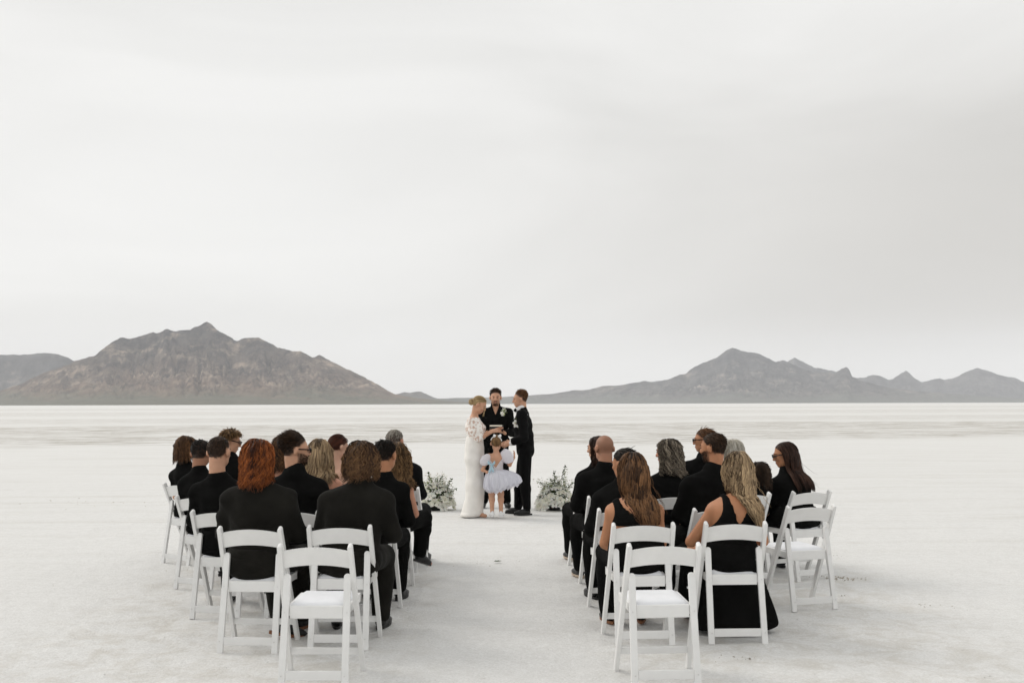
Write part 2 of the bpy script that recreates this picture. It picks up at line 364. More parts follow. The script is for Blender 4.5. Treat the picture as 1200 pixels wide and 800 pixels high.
FARR = [(890, 470), (905, 440), (918, 428), (925, 425), (932, 421), (945, 427.5), (955, 433), (967, 434), (980, 438), (998, 444), (1010, 445), (1024, 441.2), (1032, 443), (1042, 447.5), (1047, 447), (1052, 442), (1062, 437), (1067, 439.5), (1072, 445.5), (1081, 450), (1090, 448), (1102, 446), (1107, 448), (1120, 445), (1132, 439), (1147, 434), (1162, 438), (1177, 444), (1190, 446), (1205, 452), (1230, 456), (1260, 450), (1300, 455), (1350, 466), (1400, 472)]
range_mesh('mountain', LEFT, 6200, 2100, 1500, ROCK1, 11, 'brown desert mountain with a sharp summit on the left', nu=430, ns=84, gul=7.5, amp=.62)
range_mesh('mountain', FARL, 9200, 1800, 1500, ROCK2, 23, 'lower grey ridge behind the left end of the brown mountain', nu=200, ns=44)
range_mesh('hill', KNOLL, 8800, 1300, 900, ROCK2, 35, 'small grey knoll at the right foot of the brown mountain', nu=130, ns=34)
range_mesh('mountain', RIGHT, 9600, 2600, 1500, ROCK2, 47, 'blue-grey mountain with a rounded summit on the right', nu=430, ns=84, gul=9, amp=.55)
range_mesh('mountain', FARR, 12300, 2000, 900, ROCK3, 59, 'faint far peaks at the right edge', nu=280, ns=50, amp=.5)

# ------------------------------------------------------------------ signed distance modelling
class Field:
    def __init__(s, lo, hi, h):
        s.lo = np.array(lo, float); s.h = h
        s.n = np.ceil((np.array(hi) - s.lo) / h).astype(int) + 1
        s.ax = [(s.lo[i] + h * np.arange(s.n[i])).astype(np.float32) for i in range(3)]
        s.d = np.full(s.n, .1, dtype=np.float32)
    def sl(s, lo, hi):
        a = np.clip(np.floor((lo - s.lo) / s.h).astype(int), 0, s.n); b = np.clip(np.ceil((hi - s.lo) / s.h).astype(int) + 1, 0, s.n)
        return tuple(slice(a[i], b[i]) for i in range(3))
    def xyz(s, q=None):
        q = q or (slice(None),) * 3
        return s.ax[0][q[0]][:, None, None], s.ax[1][q[1]][None, :, None], s.ax[2][q[2]][None, None, :]
    def prim(s, p, inf=0.0):
        kind, k = p[0], p[-1]; mg = .05 + abs(inf) + max(k, 0)
        lo, hi = pbox(p); q = s.sl(lo - mg, hi + mg)
        if any(x.stop <= x.start for x in q): return
        x, y, z = s.xyz(q)
        if kind in ('e', 'x'):
            _, c, r, Rm, _ = p; r = np.asarray(r) + (inf if kind == 'e' else -inf)
            dx, dy, dz = x - c[0], y - c[1], z - c[2]
            if Rm is None: a, b, cc = dx, dy, dz
            else:
                a = Rm[0][0] * dx + Rm[1][0] * dy + Rm[2][0] * dz
                b = Rm[0][1] * dx + Rm[1][1] * dy + Rm[2][1] * dz
                cc = Rm[0][2] * dx + Rm[1][2] * dy + Rm[2][2] * dz
            k0 = np.sqrt((a / r[0]) ** 2 + (b / r[1]) ** 2 + (cc / r[2]) ** 2)
            k1 = np.sqrt((a / r[0] ** 2) ** 2 + (b / r[1] ** 2) ** 2 + (cc / r[2] ** 2) ** 2)
            nd = k0 * (k0 - 1) / np.maximum(k1, 1e-6)
        else:
            _, A, B, ra, rb, _ = p
            A = np.asarray(A, float); B = np.asarray(B, float); ab = B - A; L2 = max(ab @ ab, 1e-9)
            dx, dy, dz = x - A[0], y - A[1], z - A[2]
            t = np.clip((dx * ab[0] + dy * ab[1] + dz * ab[2]) / L2, 0, 1)
            qx, qy, qz = dx - t * ab[0], dy - t * ab[1], dz - t * ab[2]
            if kind == 'c':
                nd = np.sqrt(qx * qx + qy * qy + qz * qz) - (ra + (rb - ra) * t + inf)
            else:
                r = [ra[i] + (rb[i] - ra[i]) * t + inf for i in range(3)]
                nd = (np.sqrt((qx / r[0]) ** 2 + (qy / r[1]) ** 2 + (qz / r[2]) ** 2) - 1) * np.minimum(np.minimum(r[0], r[1]), r[2])
        o = s.d[q]; k = max(k, 1e-4)
        if kind == 'x':
            h = np.maximum(k - np.abs(o + nd), 0) / k; s.d[q] = np.maximum(o, -nd) + h * h * k * .25
        else:
            h = np.maximum(k - np.abs(o - nd), 0) / k; s.d[q] = np.minimum(o, nd) - h * h * k * .25
    def sample(s, P):
        g = np.clip(np.rint((P - s.lo) / s.h).astype(int), 1, s.n - 2)
        i, j, k = g.T; d = s.d
        v = d[i, j, k]
        gr = np.stack([d[i + 1, j, k] - d[i - 1, j, k], d[i, j + 1, k] - d[i, j - 1, k], d[i, j, k + 1] - d[i, j, k - 1]], 1)
        gr /= np.maximum(np.linalg.norm(gr, axis=1, keepdims=True), 1e-6)
        off = P - (s.lo + g * s.h); v = v + (off * gr).sum(1)
        inside = np.all((P > s.lo) & (P < s.lo + s.h * (s.n - 1)), axis=1)
        return np.where(inside, v, 1.0), gr
    def mesh(s):
        d = s.d; sg = d < 0; n = s.n - 1
        c = np.zeros(n, dtype=np.int8)
        offs = [(a, b, e) for a in (0, 1) for b in (0, 1) for e in (0, 1)]
        for a, b, e in offs: c += sg[a:a + n[0], b:b + n[1], e:e + n[2]]
        mask = (c > 0) & (c < 8); idx = np.argwhere(mask)
        vid = np.full(n, -1, dtype=np.int32); vid[mask] = np.arange(len(idx))
        acc = np.zeros((len(idx), 3)); cnt = np.zeros(len(idx))
        for o1 in offs:
            for ax in range(3):
                if o1[ax]: continue
                o2 = list(o1); o2[ax] = 1
                v1 = d[idx[:, 0] + o1[0], idx[:, 1] + o1[1], idx[:, 2] + o1[2]]; v2 = d[idx[:, 0] + o2[0], idx[:, 1] + o2[1], idx[:, 2] + o2[2]]
                cr = (v1 < 0) != (v2 < 0)
                t = np.where(cr, v1 / np.where(cr, v1 - v2, 1), 0)
                p = np.tile(np.array(o1, float), (len(idx), 1)); p[:, ax] += t
                acc += np.where(cr[:, None], p, 0); cnt += cr
        V = s.lo + s.h * (idx + acc / np.maximum(cnt, 1)[:, None])
        F = []
        for ax in range(3):
            b, e = (ax + 1) % 3, (ax + 2) % 3
            q1 = [slice(1, -1)] * 3; q2 = [slice(1, -1)] * 3
            q1[ax] = slice(0, -1); q2[ax] = slice(1, None)
            s1, s2 = sg[tuple(q1)], sg[tuple(q2)]
            E = np.argwhere(s1 != s2)
            flip = s2[tuple(E.T)]
            base = E.copy(); base[:, b] += 1; base[:, e] += 1
            def cell(db, de):
                g = base.copy(); g[:, b] += db; g[:, e] += de
                return vid[g[:, 0], g[:, 1], g[:, 2]]
            Q = np.stack([cell(-1, -1), cell(0, -1), cell(0, 0), cell(-1, 0)], 1)
            Q[flip] = Q[flip][:, ::-1]; F.append(Q)
        F = np.concatenate(F); return V, F[(F >= 0).all(1)]
def pbox(p):
    if p[0] in ('e', 'x'):
        r = max(p[2]); return np.array(p[1]) - r, np.array(p[1]) + r
    A, B = np.asarray(p[1], float), np.asarray(p[2], float); ra = np.max(p[3]); rb = np.max(p[4])
    return np.minimum(A - ra, B - rb), np.maximum(A + ra, B + rb)
def field(prims, h, inf=0.0, pad=.05):
    los, his = zip(*[pbox(p) for p in prims if p[0] != 'x'])
    f = Field(np.min(los, 0) - inf - pad, np.max(his, 0) + inf + pad, h)
    for p in prims: f.prim(p, inf)
    return f
def E(c, r, Rm=None, k=.02): return ('e', np.asarray(c, float), r, Rm, k)
def X(c, r, Rm=None, k=.01): return ('x', np.asarray(c, float), r, Rm, k)
def C(a, b, ra, rb, k=.025): return ('c', np.asarray(a, float), np.asarray(b, float), ra, rb, k)
def T(a, b, ra, rb, k=.04): return ('t', np.asarray(a, float), np.asarray(b, float), ra, rb, k)
def rot(yaw=0, pitch=0, roll=0):
    return np.array(Matrix.Rotation(R(yaw), 3, 'Z') @ Matrix.Rotation(R(pitch), 3, 'X') @ Matrix.Rotation(R(roll), 3, 'Y'))

def folds(f, amp, seed, sc=1.0, up=1.0):
    "cloth folds: warped sines added to the distance near the surface"
    g = np.random.default_rng(seed); x, y, z = f.xyz(); acc = 0
    for i in range(5):
        k = g.normal(size=3); k = k / np.linalg.norm(k) * g.uniform(16, 46) * sc; k[2] *= up
        ph = g.uniform(0, 6.28)
        acc = acc + np.sin(k[0] * x + k[1] * y + k[2] * z + ph + 1.3 * np.sin(9 * x + 7 * z + ph) + np.sin(11 * y - 6 * z))
    f.d += np.minimum(amp * .45 * acc, .0015).astype(np.float32)

def head_prims(c, Rm, sc=1.0, fem=False, jaw=1.0):
    def q(x, y, z): return c + Rm @ (V3(x, y, z) * sc)
    def r(*a): return [v * sc for v in a]
    P = [E(q(0, -.012, .03), r(.077, .097, .086), Rm, .02), E(q(0, .028, -.03), r(.062 if not fem else .058, .066, .084), Rm, .03),
         E(q(0, .058, -.092), r(.03 * jaw, .03, .022), Rm, .025), E(q(.035, .02, -.07), r(.026 * jaw, .04, .026), Rm, .03), E(q(-.035, .02, -.07), r(.026 * jaw, .04, .026), Rm, .03),
         E(q(0, .084, .024), r(.046, .013, .010), Rm, .015), E(q(.036, .07, -.022), r(.02, .02, .016), Rm, .02), E(q(-.036, .07, -.022), r(.02, .02, .016), Rm, .02),
         X(q(.031, .102, .006), r(.015, .014, .010), Rm, .008 * sc), X(q(-.031, .102, .006), r(.015, .014, .010), Rm, .008 * sc),
         C(q(0, .092, .014), q(0, .110, -.026), .008 * sc, .0125 * sc, .012), E(q(.010, .104, -.030), r(.009, .009, .007), Rm, .006), E(q(-.010, .104, -.030), r(.009, .009, .007), Rm, .006),
         E(q(0, .088, -.060), r(.023, .011, .007), Rm, .008), E(q(0, .086, -.070), r(.019, .011, .006), Rm, .008)]
    for sx in (-1, 1):
        Re = Rm @ rot(0, -12, 0) @ rot(sx * -18)
        P += [E(q(sx * .087, -.014, -.006), r(.013, .019, .032), Re, .008), E(q(sx * .077, -.004, -.032), r(.008, .010, .012), Re, .006)]
    return P

HAND = {}
def hand_mesh(curl, side, h=.005):
    key = (curl, side, h)
    if key in HAND: return HAND[key]
    P = [T((0, -.01, 0), (0, .085, 0), (.026, .03, .017), (.039, .03, .013), .02)]
    for i, (x, y0, L) in enumerate([(.033, .09, .070), (.011, .096, .080), (-.011, .093, .075), (-.032, .083, .060)]):
        p = V3(x, y0 - .012, 0); a = curl * .35 + .04 * i; r0 = .0088
        for sgm, fr in enumerate((.42, .32, .26)):
            d = V3(x * .9 * (1 - curl * .5), math.cos(a), -math.sin(a)); d /= np.linalg.norm(d)
            q2 = p + d * (L * fr + (.014 if sgm == 0 else 0)); P.append(C(p, q2, r0, r0 - .0008, .004)); p = q2; r0 -= .0008; a += curl * .8
    P += [C((.022, .015, -.004), (.052, .050, -.012), .015, .011, .015), C((.052, .050, -.012), (.058 - .02 * curl, .085, -.018 - .02 * curl), .0105, .008, .005)]
    v, f = field(P, h, pad=.02).mesh()
    if side < 0: v = v * V3(-1, 1, 1); f = f[:, ::-1]
    HAND[key] = (v, f); return v, f
def place_hand(wr, fwd, back, side, curl, sc=1.0, h=.005):
    "fwd = direction of the fingers, back = normal of the back of the hand; side +1 = thumb towards local +x"
    y = np.asarray(fwd, float); y = y / np.linalg.norm(y); z = np.asarray(back, float); z = z - y * (z @ y); z /= np.linalg.norm(z); x = np.cross(y, z)
    v, f = hand_mesh(curl, side, h)
    return np.asarray(wr) + (v * sc) @ np.stack([x, y, z]), f
def join(parts):
    Vs, Fs, o = [], [], 0
    for v, f in parts: Vs.append(v); Fs.append(f + o); o += len(v)
    return np.concatenate(Vs), np.concatenate(Fs)

# ------------------------------------------------------------------ hair
HC, HRD = V3(0, -.012, .03), V3(.077, .097, .086)
def scalp_ok(n, low=0.0):
    zmin = np.interp(n[:, 1], [-1, -.5, -.1, .15, .4, .75, 1], [-1.05, -.95, -.5, -.12, .22, .52, .62])
    return n[:, 2] > zmin + low
def tubes(P, r, tone, sides=3):
    n, m, _ = P.shape
    Tn = np.gradient(P, axis=1); Tn /= np.maximum(np.linalg.norm(Tn, axis=2, keepdims=True), 1e-9)
    ref = np.broadcast_to(V3(.31, .87, .38), Tn.shape); A = np.cross(Tn, ref); A /= np.maximum(np.linalg.norm(A, axis=2, keepdims=True), 1e-6); B = np.cross(Tn, A)
    r = np.broadcast_to(r, (n, m)); V = []
    for s in range(sides):
        a = 2 * math.pi * s / sides; V.append(P + r[..., None] * (math.cos(a) * A + math.sin(a) * B))
    V = np.stack(V, 2).reshape(-1, 3)
    i = np.arange(n)[:, None, None] * m * sides; j = np.arange(m - 1)[None, :, None] * sides; k = np.arange(sides)[None, None, :]
    k2 = (k + 1) % sides
    F = np.stack([i + j + k, i + j + k2, i + j + sides + k2, i + j + sides + k], -1).reshape(-1, 4)
    t = np.broadcast_to(tone[:, None, None], (n, m, sides)).reshape(-1)
    return V, F, t
def hair(c, Rm, sc, kind, fields, seed, n=520, end=-.30, wave=.012, wl=.13, wind=.25, thick=.03, part=.01, length=.045, lift=.5, rad=.0031, fly=0, spread=.0, bun=(0, -.115, .03), bunr=.042, low=0.0, lock=.34, gather=.0, sweep=.0, gpow=1.2, front=1.0, curl=0.0, jit=.22, fade=.35, comb=None, m=12):
    g = np.random.default_rng(seed)
    def cap():
        a = np.linspace(0, 2 * math.pi, 45)[:-1]; b = np.linspace(.02, math.pi * .93, 26)
        n_ = np.stack([np.outer(np.sin(b), np.cos(a)), np.outer(np.sin(b), np.sin(a)), np.outer(np.cos(b), np.ones_like(a))], -1).reshape(-1, 3)
        ok = scalp_ok(n_, low + .02); ed = np.clip((n_[:, 2] - np.interp(n_[:, 1], [-1, -.5, -.1, .15, .4, .75, 1], [-1.05, -.95, -.5, -.12, .22, .52, .62]) - low - .02) / .25, 0, 1)[:, None]; v = (HC + n_ * HRD * (1.0 + (.028 if kind != 'long' else .055) * ed ** .6)) * sc
        F = []
        for i in range(25):
            for j in range(44):
                q = [i * 44 + j, (i + 1) * 44 + j, (i + 1) * 44 + (j + 1) % 44, i * 44 + (j + 1) % 44]
                if ok[q].all(): F.append(q)
        v = c + v @ Rm.T; return v, np.array(F), np.full(len(v), .2)
    D = g.normal(size=(n * 5, 3)); D /= np.linalg.norm(D, axis=1, keepdims=True); D = D[scalp_ok(D, low)][:n]
    n = len(D); root = c + ((HC + D * HRD * 1.01) * sc) @ Rm.T
    Nn = (D / HRD); Nn /= np.linalg.norm(Nn, axis=1, keepdims=True); Nw = Nn @ Rm.T
    out = [cap()] if kind != 'short' else []
    lay = g.uniform(0, 1, n) ** .8
    def push(p, mg):
        for f in fields:
            d, gr = f.sample(p); k = d < mg; p[k] += gr[k] * (mg[k] - d[k])[:, None]
    if kind == 'long':
        m = m
        fz = np.clip((D[:, 1] + .25) / .5, 0, 1); Lc = np.stack([np.sign(D[:, 0] - part) * .8 * fz + D[:, 0] * .3, -.6 * np.ones(n), -.35 * np.ones(n)], 1)
        Lc += Nn * .25; dr = Lc @ Rm.T; dr /= np.linalg.norm(dr, axis=1, keepdims=True)
        zend = c[2] + end * sc + np.abs(g.normal(0, .055, n)) - .03
        Ls = np.maximum((root[:, 2] - zend) * 1.10 + .03 * (D[:, 2] > .3), .07)
        ds = Ls / (m - 1); P = np.zeros((n, m, 3)); P[:, 0] = root; p = root.copy()
        mg = (.006 + lay * thick) * sc
        if front < 1:
            pass
        wd = np.full(n, wind); fl = np.zeros(n, bool)
        if fly: fl[:fly] = True; wd[:fly] = g.uniform(1.6, 2.8, fly); 
        for k in range(1, m):
            gv = np.stack([wd * (k / m) ** 1.2, -spread * np.ones(n), -np.ones(n)], 1)
            hl = (p - c) @ Rm  # head-local: keep the face clear, sweep hair behind the ears
            fr = np.clip((hl[:, 1] - .02) / .06, 0, 1) * front
            gv += (Rm @ V3(0, -1, 0))[None] * fr[:, None] * 1.5
            dr = dr * .5 + gv * .5; dr /= np.linalg.norm(dr, axis=1, keepdims=True)
            p = p + dr * ds[:, None]; push(p, np.minimum(mg, .006 + .7 * mg * (k / 3.0)) if k < 4 else mg); P[:, k] = p
        t = np.linspace(0, 1, m)[None, :]
        nc = max(26, n // 22); lead = g.choice(n, nc, replace=False)
        cl = np.argmin(((D[:, None] - D[None, lead]) ** 2).sum(2) + .10 * (lay[:, None] - lay[None, lead]) ** 2, 1)
        LP = P[lead][cl]; kk = lock * (t[..., None] ** .8) * np.where(fl, 0, 1)[:, None, None]; P = P * (1 - kk) + LP * kk
        az = np.arctan2(D[:, 0], -D[:, 1]); cph = g.uniform(0, 6.28, nc); ph = cph[cl] + g.normal(0, .35, n); ctone = g.normal(0, .15, nc)[cl]
        sarc = t * Ls[:, None]; wv = wave * np.minimum(1, t * 2.2)
        P[:, :, 0] += wv * np.sin(2 * math.pi * sarc / wl + ph[:, None])
        P[:, :, 1] += wv * np.cos(2 * math.pi * sarc / wl + ph[:, None]) * .7
        if gather: xc = c[0] + sweep * t ** 1.3; P[:, :, 0] += (xc - P[:, :, 0]) * gather * t ** gpow
        q = P.reshape(-1, 3).copy(); push(q, np.full(len(q), .003)); P = q.reshape(n, m, 3)
        clump = .5 + .5 * np.sin(az * 9 + seed) * np.sin(az * 23 + 1.7 * seed)
        tone = np.clip(.22 + .22 * clump + .28 * lay + ctone + g.normal(0, .16, n) + .18 * np.clip(.2 - D[:, 2], -1, .6), 0, 1) ** 1.15
        r = rad * sc * np.array([.8] + [1.0] * (m - 4) + [.8, .55, .15])[None, :] * g.uniform(.7, 1.25, (n, 1))
        if fly: r[:fly] *= .45
        out.append(tubes(P, r, tone))
    elif kind == 'short':
        m = 4
        top = np.clip((D[:, 2] + .2) / .9, 0, 1)
        zm = D[:, 2] - np.interp(D[:, 1], [-1, -.5, -.1, .15, .4, .75, 1], [-1.05, -.95, -.5, -.12, .22, .52, .62]) - low
        L = np.maximum(length * sc * (.30 + .8 * top) * g.uniform(.7, 1.2, n) * (.25 + .75 * smooth01(zm / fade)), .006)
        cd = V3(*(comb or (.1, -.6, -.5))); Lc = cd[None, :] + Nn * (lift * (.15 + .85 * top))[:, None] + g.normal(0, jit, (n, 3))
        Lc[:, 2] -= .7 * (1 - top)
        Lc -= Nn * np.minimum((Lc * Nn).sum(1), 0)[:, None]
        dr = Lc @ Rm.T; dr /= np.linalg.norm(dr, axis=1, keepdims=True)
        P = np.zeros((n, m, 3)); P[:, 0] = root; p = root.copy()
        for k in range(1, m):
            dr = dr * .8 + np.array([curl * g.normal(0, 1, n), curl * g.normal(0, 1, n), -.12 * np.ones(n)]).T; dr /= np.linalg.norm(dr, axis=1, keepdims=True)
            p = p + dr * (L / (m - 1))[:, None]; push(p, np.full(n, .003)); P[:, k] = p
        tone = np.clip(.22 + .3 * lay + g.normal(0, .22, n) + .22 * top + .2 * np.sin(D[:, 0] * 17 + 4 * np.sin(D[:, 1] * 9)), 0, 1)
        out.append(tubes(P, rad * sc * np.array([1, 1, .85, .25])[None, :] * g.uniform(.7, 1.2, (n, 1)) * (.40 + .60 * smooth01(zm / fade))[:, None], tone))
    elif kind == 'bun':
        m = 8; bd = V3(*bun); b0 = (bd - HC) / HRD; b0 /= np.linalg.norm(b0)
        t = np.linspace(0, .93, m)[None, :, None]; Dp = D[:, None, :] * (1 - t) + b0[None, None] * t
        Dp /= np.maximum(np.linalg.norm(Dp, axis=2, keepdims=True), 1e-5)
        P = (HC + Dp * HRD * (1.04 + .06 * lay[:, None, None] + .02 * np.sin(t * 3.1))) * sc @ Rm.T + c
        tone = np.clip(.4 + .25 * lay + g.normal(0, .2, n), 0, 1)
        out.append(tubes(P, rad * sc * np.array([.7] + [1] * (m - 2) + [.6])[None, :] * g.uniform(.7, 1.2, (n, 1)), tone))
        nb = 130; u = g.normal(size=(nb, 3)); u /= np.linalg.norm(u, axis=1, keepdims=True); u += b0 * .7; u /= np.linalg.norm(u, axis=1, keepdims=True)
        v = np.cross(u, g.normal(size=(nb, 3))); v /= np.linalg.norm(v, axis=1, keepdims=True)
        w_ = np.cross(u, v)
        a = np.linspace(0, 4.2, 10)[None, :, None] + g.uniform(0, 6, (nb, 1, 1)); rr = bunr * g.uniform(.55, 1.05, (nb, 1, 1))
        Q = (bd + rr * (v[:, None] * np.cos(a) + w_[:, None] * np.sin(a))) * sc @ Rm.T + c
        out.append(tubes(Q, rad * sc * 1.1 * np.array([.3] + [1] * 8 + [.3])[None, :], np.clip(g.normal(.5, .25, nb), 0, 1)))
        if fly:
            f0 = D[np.argsort(-D[:, 1] + .6 * np.abs(D[:, 0]))[:fly]]; p0 = (HC + f0 * HRD * 1.03) * sc @ Rm.T + c
            tt = np.linspace(0, 1, 9)[None, :, None]
            dx = g.uniform(.08, .15, (fly, 1, 1)); Q = p0[:, None] + tt * (Rm @ V3(0, .05, -.16))[None, None] + np.concatenate([tt ** 2 * dx * 1.1, 0 * tt + 0 * dx, -.05 * tt ** 2 + 0 * dx], 2) + .006 * np.sin(tt * 9 + dx * 60)
            out.append(tubes(Q, .0026 * np.array([1] * 7 + [.7, .2])[None, :], g.uniform(.5, 1, fly)))
    Vs, Fs, ts, o = [], [], [], 0
    for v, f, tn in out: Vs.append(v); Fs.append(f + o); ts.append(tn); o += len(v)
    return np_mesh('hair', np.concatenate(Vs), np.concatenate(Fs), True, np.concatenate(ts))

HM = {'ginger_brown': hair_mat('hair_ginger_brown', (.040, .017, .008), (.27, .13, .058)), 'auburn': hair_mat('hair_auburn', (.030, .007, .002), (.33, .095, .022)), 'brown': hair_mat('hair_brown', (.022, .010, .005), (.17, .080, .035)),
      'darkbrown': hair_mat('hair_dark_brown', (.009, .005, .003), (.062, .033, .017)), 'black': hair_mat('hair_black', (.004, .0035, .003), (.022, .016, .012)),
      'blond': hair_mat('hair_blond', (.15, .09, .04), (.60, .44, .235)), 'dirty': hair_mat('hair_dirty_blond', (.030, .016, .007), (.34, .20, .090)),
      'ash': hair_mat('hair_ash_blond', (.056, .034, .018), (.60, .43, .255)), 'red': hair_mat('hair_dark_red', (.016, .005, .003), (.10, .028, .013)),
      'grey': hair_mat('hair_grey', (.035, .027, .020), (.40, .335, .255)), 'white': hair_mat('hair_white', (.36, .33, .27), (.72, .69, .62)),
      'silver': hair_mat('hair_silver', (.12, .10, .085), (.50, .46, .40)), 'light_brown': hair_mat('hair_light_brown', (.030, .014, .007), (.21, .112, .05)),
      'chestnut': hair_mat('hair_chestnut', (.014, .006, .004), (.075, .034, .020)), 'brunette': hair_mat('hair_brunette', (.014, .006, .003), (.26, .13, .058)),
      'beard': hair_mat('hair_beard', (.018, .009, .005), (.10, .05, .028))}

# ------------------------------------------------------------------ people
def glasses(c, Rm, sc, parent):
    bm = bmesh.new()
    def box(ctr, size):
        r = bmesh.ops.create_cube(bm, size=1.0)
        for v in r['verts']:
            p = V3(*v.co) * V3(*size) + V3(*ctr); v.co = c + Rm @ (p * sc)
    for sx in (-1, 1):
        for k in range(3):
            box((sx * (.018 + .013 * k), .113 - .003 * k * k, .006), (.0135, .006, .036 if k == 1 else .031))
        box((sx * .074, .050, .012), (.006, .115, .009))
        box((sx * .073, -.013, .004), (.006, .02, .008))
        box((sx * .060, .103, .012), (.026, .007, .010))
    box((0, .116, .012), (.012, .006, .008))
    bmesh.ops.bevel(bm, geom=bm.edges[:], offset=.0015, segments=1, affect='EDGES')
    return link('sunglasses', bm_mesh('sunglasses', bm), M['lens'], parent)
def ball_mesh(name, items):
    "ellipsoids given as centre, radii, rotation -> one mesh"
    bm = bmesh.new()
    for ctr, r, Rm in items:
        q = bmesh.ops.create_uvsphere(bm, u_segments=10, v_segments=7, radius=1)
        for v in q['verts']: v.co = np.asarray(ctr) + Rm @ (V3(*v.co) * V3(*r))
    return bm_mesh(name, bm, True)
def face(c, Rm, sc, parent, brow='darkbrown', lips=True):
    q = lambda x, y, z: c + Rm @ (V3(x, y, z) * sc)
    for sx in (-1, 1):
        link('eye', ball_mesh('eye', [(q(sx * .031, .0865, .006), [.0125 * sc, .009 * sc, .0052 * sc], Rm)]), M['eye'], parent)
    g = np.random.default_rng(5); n = 60; sx = np.repeat([-1, 1], n // 2); u = g.uniform(0, 1, n)
    P0 = np.stack([sx * (.014 + .034 * u), .099 - .022 * u ** 2, .023 + .006 * np.sin(u * 2.6) + g.normal(0, .0012, n)], 1)
    P = np.stack([P0, P0 + np.stack([sx * .006, -.001 + 0 * u, .001 + 0 * u], 1)], 1) * sc @ Rm.T + c
    for s_ in (-1, 1):
        Q = P[sx == s_]; v, f, t = tubes(Q, np.full((len(Q), 2), .0017 * sc), g.uniform(.2, .8, len(Q))); link('eyebrow', np_mesh('eyebrow', v, f, True, t), HM[brow], parent)
    if lips: link('lips', ball_mesh('lips', [(q(0, .0935, -.060), [.020 * sc, .0068 * sc, .0042 * sc], Rm), (q(0, .0925, -.068), [.017 * sc, .0068 * sc, .0045 * sc], Rm)]), M['lip'], parent)
def beard(c, Rm, sc, parent, f, full=True, seed=3, hm='darkbrown', n=420, L=.012):
    g = np.random.default_rng(seed); D = g.normal(size=(n * 8, 3)); D /= np.linalg.norm(D, axis=1, keepdims=True)
    p = V3(0, .03, -.05) + D * V3(.07, .075, .075)
    zt = np.interp(np.abs(p[:, 0]), [0, .018, .03, .045, .07], [-.078, -.078, -.05, -.045, -.01])
    ok = (p[:, 1] > .02) & (p[:, 2] < zt) & (p[:, 2] > -.125)
    if not full: ok &= np.abs(p[:, 0]) < .035
    mo = (np.abs(p[:, 0]) < .032) & (p[:, 2] < -.042) & (p[:, 2] > -.056) & (p[:, 1] > .03); p = p[(ok | mo)][:n]
    w_ = c + (p * sc) @ Rm.T
    for k in range(4):
        d, gr = f.sample(w_); w_ -= gr * np.clip(d, -.03, .03)[:, None]
    d, gr = f.sample(w_)
    dn = gr * .35 + (Rm @ V3(0, .1, -1))[None] + g.normal(0, .12, gr.shape); dn /= np.linalg.norm(dn, axis=1, keepdims=True)
    P = np.stack([w_, w_ + dn * L * .6, w_ + dn * L], 1)
    v, ff, t = tubes(P, np.array([.0024, .002, .0006])[None] * sc, g.uniform(.1, .8, len(w_)))
    return link('beard', np_mesh('beard', v, ff, True, t), HM[hm], parent)
SHOE_H = .014
def shoe_obj(an, fwd, parent, m='shoe', sole=None, sc=1.0, heel=False):
    "shoe round the ankle point; the ground (or its sole plane) 8 cm below"
    f2 = V3(fwd[0], fwd[1], fwd[2] if len(fwd) > 2 else 0.0); f2 = f2 / np.linalg.norm(f2); up = V3(0, 0, 1) - f2 * f2[2]; up /= np.linalg.norm(up); x = np.cross(f2, up)
    Rm = np.stack([x, f2, up], 1)
    q = lambda a, b, e: an + Rm @ (V3(a, b, e) * sc)
    P = [E(q(0, .10, -.045), [.043 * sc, .095 * sc, .030 * sc], Rm, .03), E(q(0, .0, -.035), [.036 * sc, .05 * sc, .042 * sc], Rm, .03), C(q(0, -.005, -.02), q(0, -.005, .03), .038 * sc, .034 * sc, .02),
         E(q(0, .06, -.03), [.037 * sc, .07 * sc, .035 * sc], Rm, .03)]
    f = field(P, SHOE_H * max(sc, .7))
    v, fc = f.mesh()
    loc = (v - an) @ Rm; loc[:, 2] = np.maximum(loc[:, 2], -.064 * sc); v = an + loc @ Rm.T
    s = link('shoe', np_mesh('shoe', v, fc), M[m], parent)
    bm = bmesh.new(); n = 20
    prof = [(math.sin(a) * (.040 if math.cos(a) > 0 else .034), .06 + math.cos(a) * .135) for a in np.linspace(0, 2 * math.pi, n + 1)[:-1]]
    lo = [bm.verts.new(q(a, b, -.080)) for a, b in prof]; hi = [bm.verts.new(q(a * 1.05, (b - .06) * 1.02 + .06, -.058)) for a, b in prof]
    bm.faces.new(lo[::-1]); bm.faces.new(hi)
    for i in range(n): bm.faces.new((lo[i], lo[(i + 1) % n], hi[(i + 1) % n], hi[i]))
    link('sole', bm_mesh('sole', bm), M[sole or m], s)
    return s

def body_prims(J, w, fat=1.0, fem=False, sc=1.0):
    P = []
    for (a, ra), (b, rb) in zip(J['torso'][:-1], J['torso'][1:]):
        P.append(T(a, b, (ra[0] * w, ra[1] * fat, ra[2] if len(ra) > 2 else ra[1] * fat), (rb[0] * w, rb[1] * fat, rb[1] * fat), .05))
    return P
def arm_prims(J, w, s, f=1.0, fem=False, upto=1.0):
    k = (.85 if fem else 1.0) * w ** .6 * J.get('sc', 1.0)
    sh, el, wr = J['sh'][s], J['el'][s], J['wr'][s]
    P = [C(J['nb'] + V3(0, 0, -.02), sh, .048 * k, .056 * k, .045), C(sh, el, .055 * k, .043 * k, .03)]
    if upto > .5: P.append(C(el, lerp(el, wr, min(1, (upto - .5) * 2)), .043 * k, lerp(.043, .028, min(1, (upto - .5) * 2)) * k, .015))
    elif upto < .5: P[-1] = C(sh, lerp(sh, el, upto * 2), .055 * k, lerp(.055, .043, upto * 2) * k, .03)
    return P
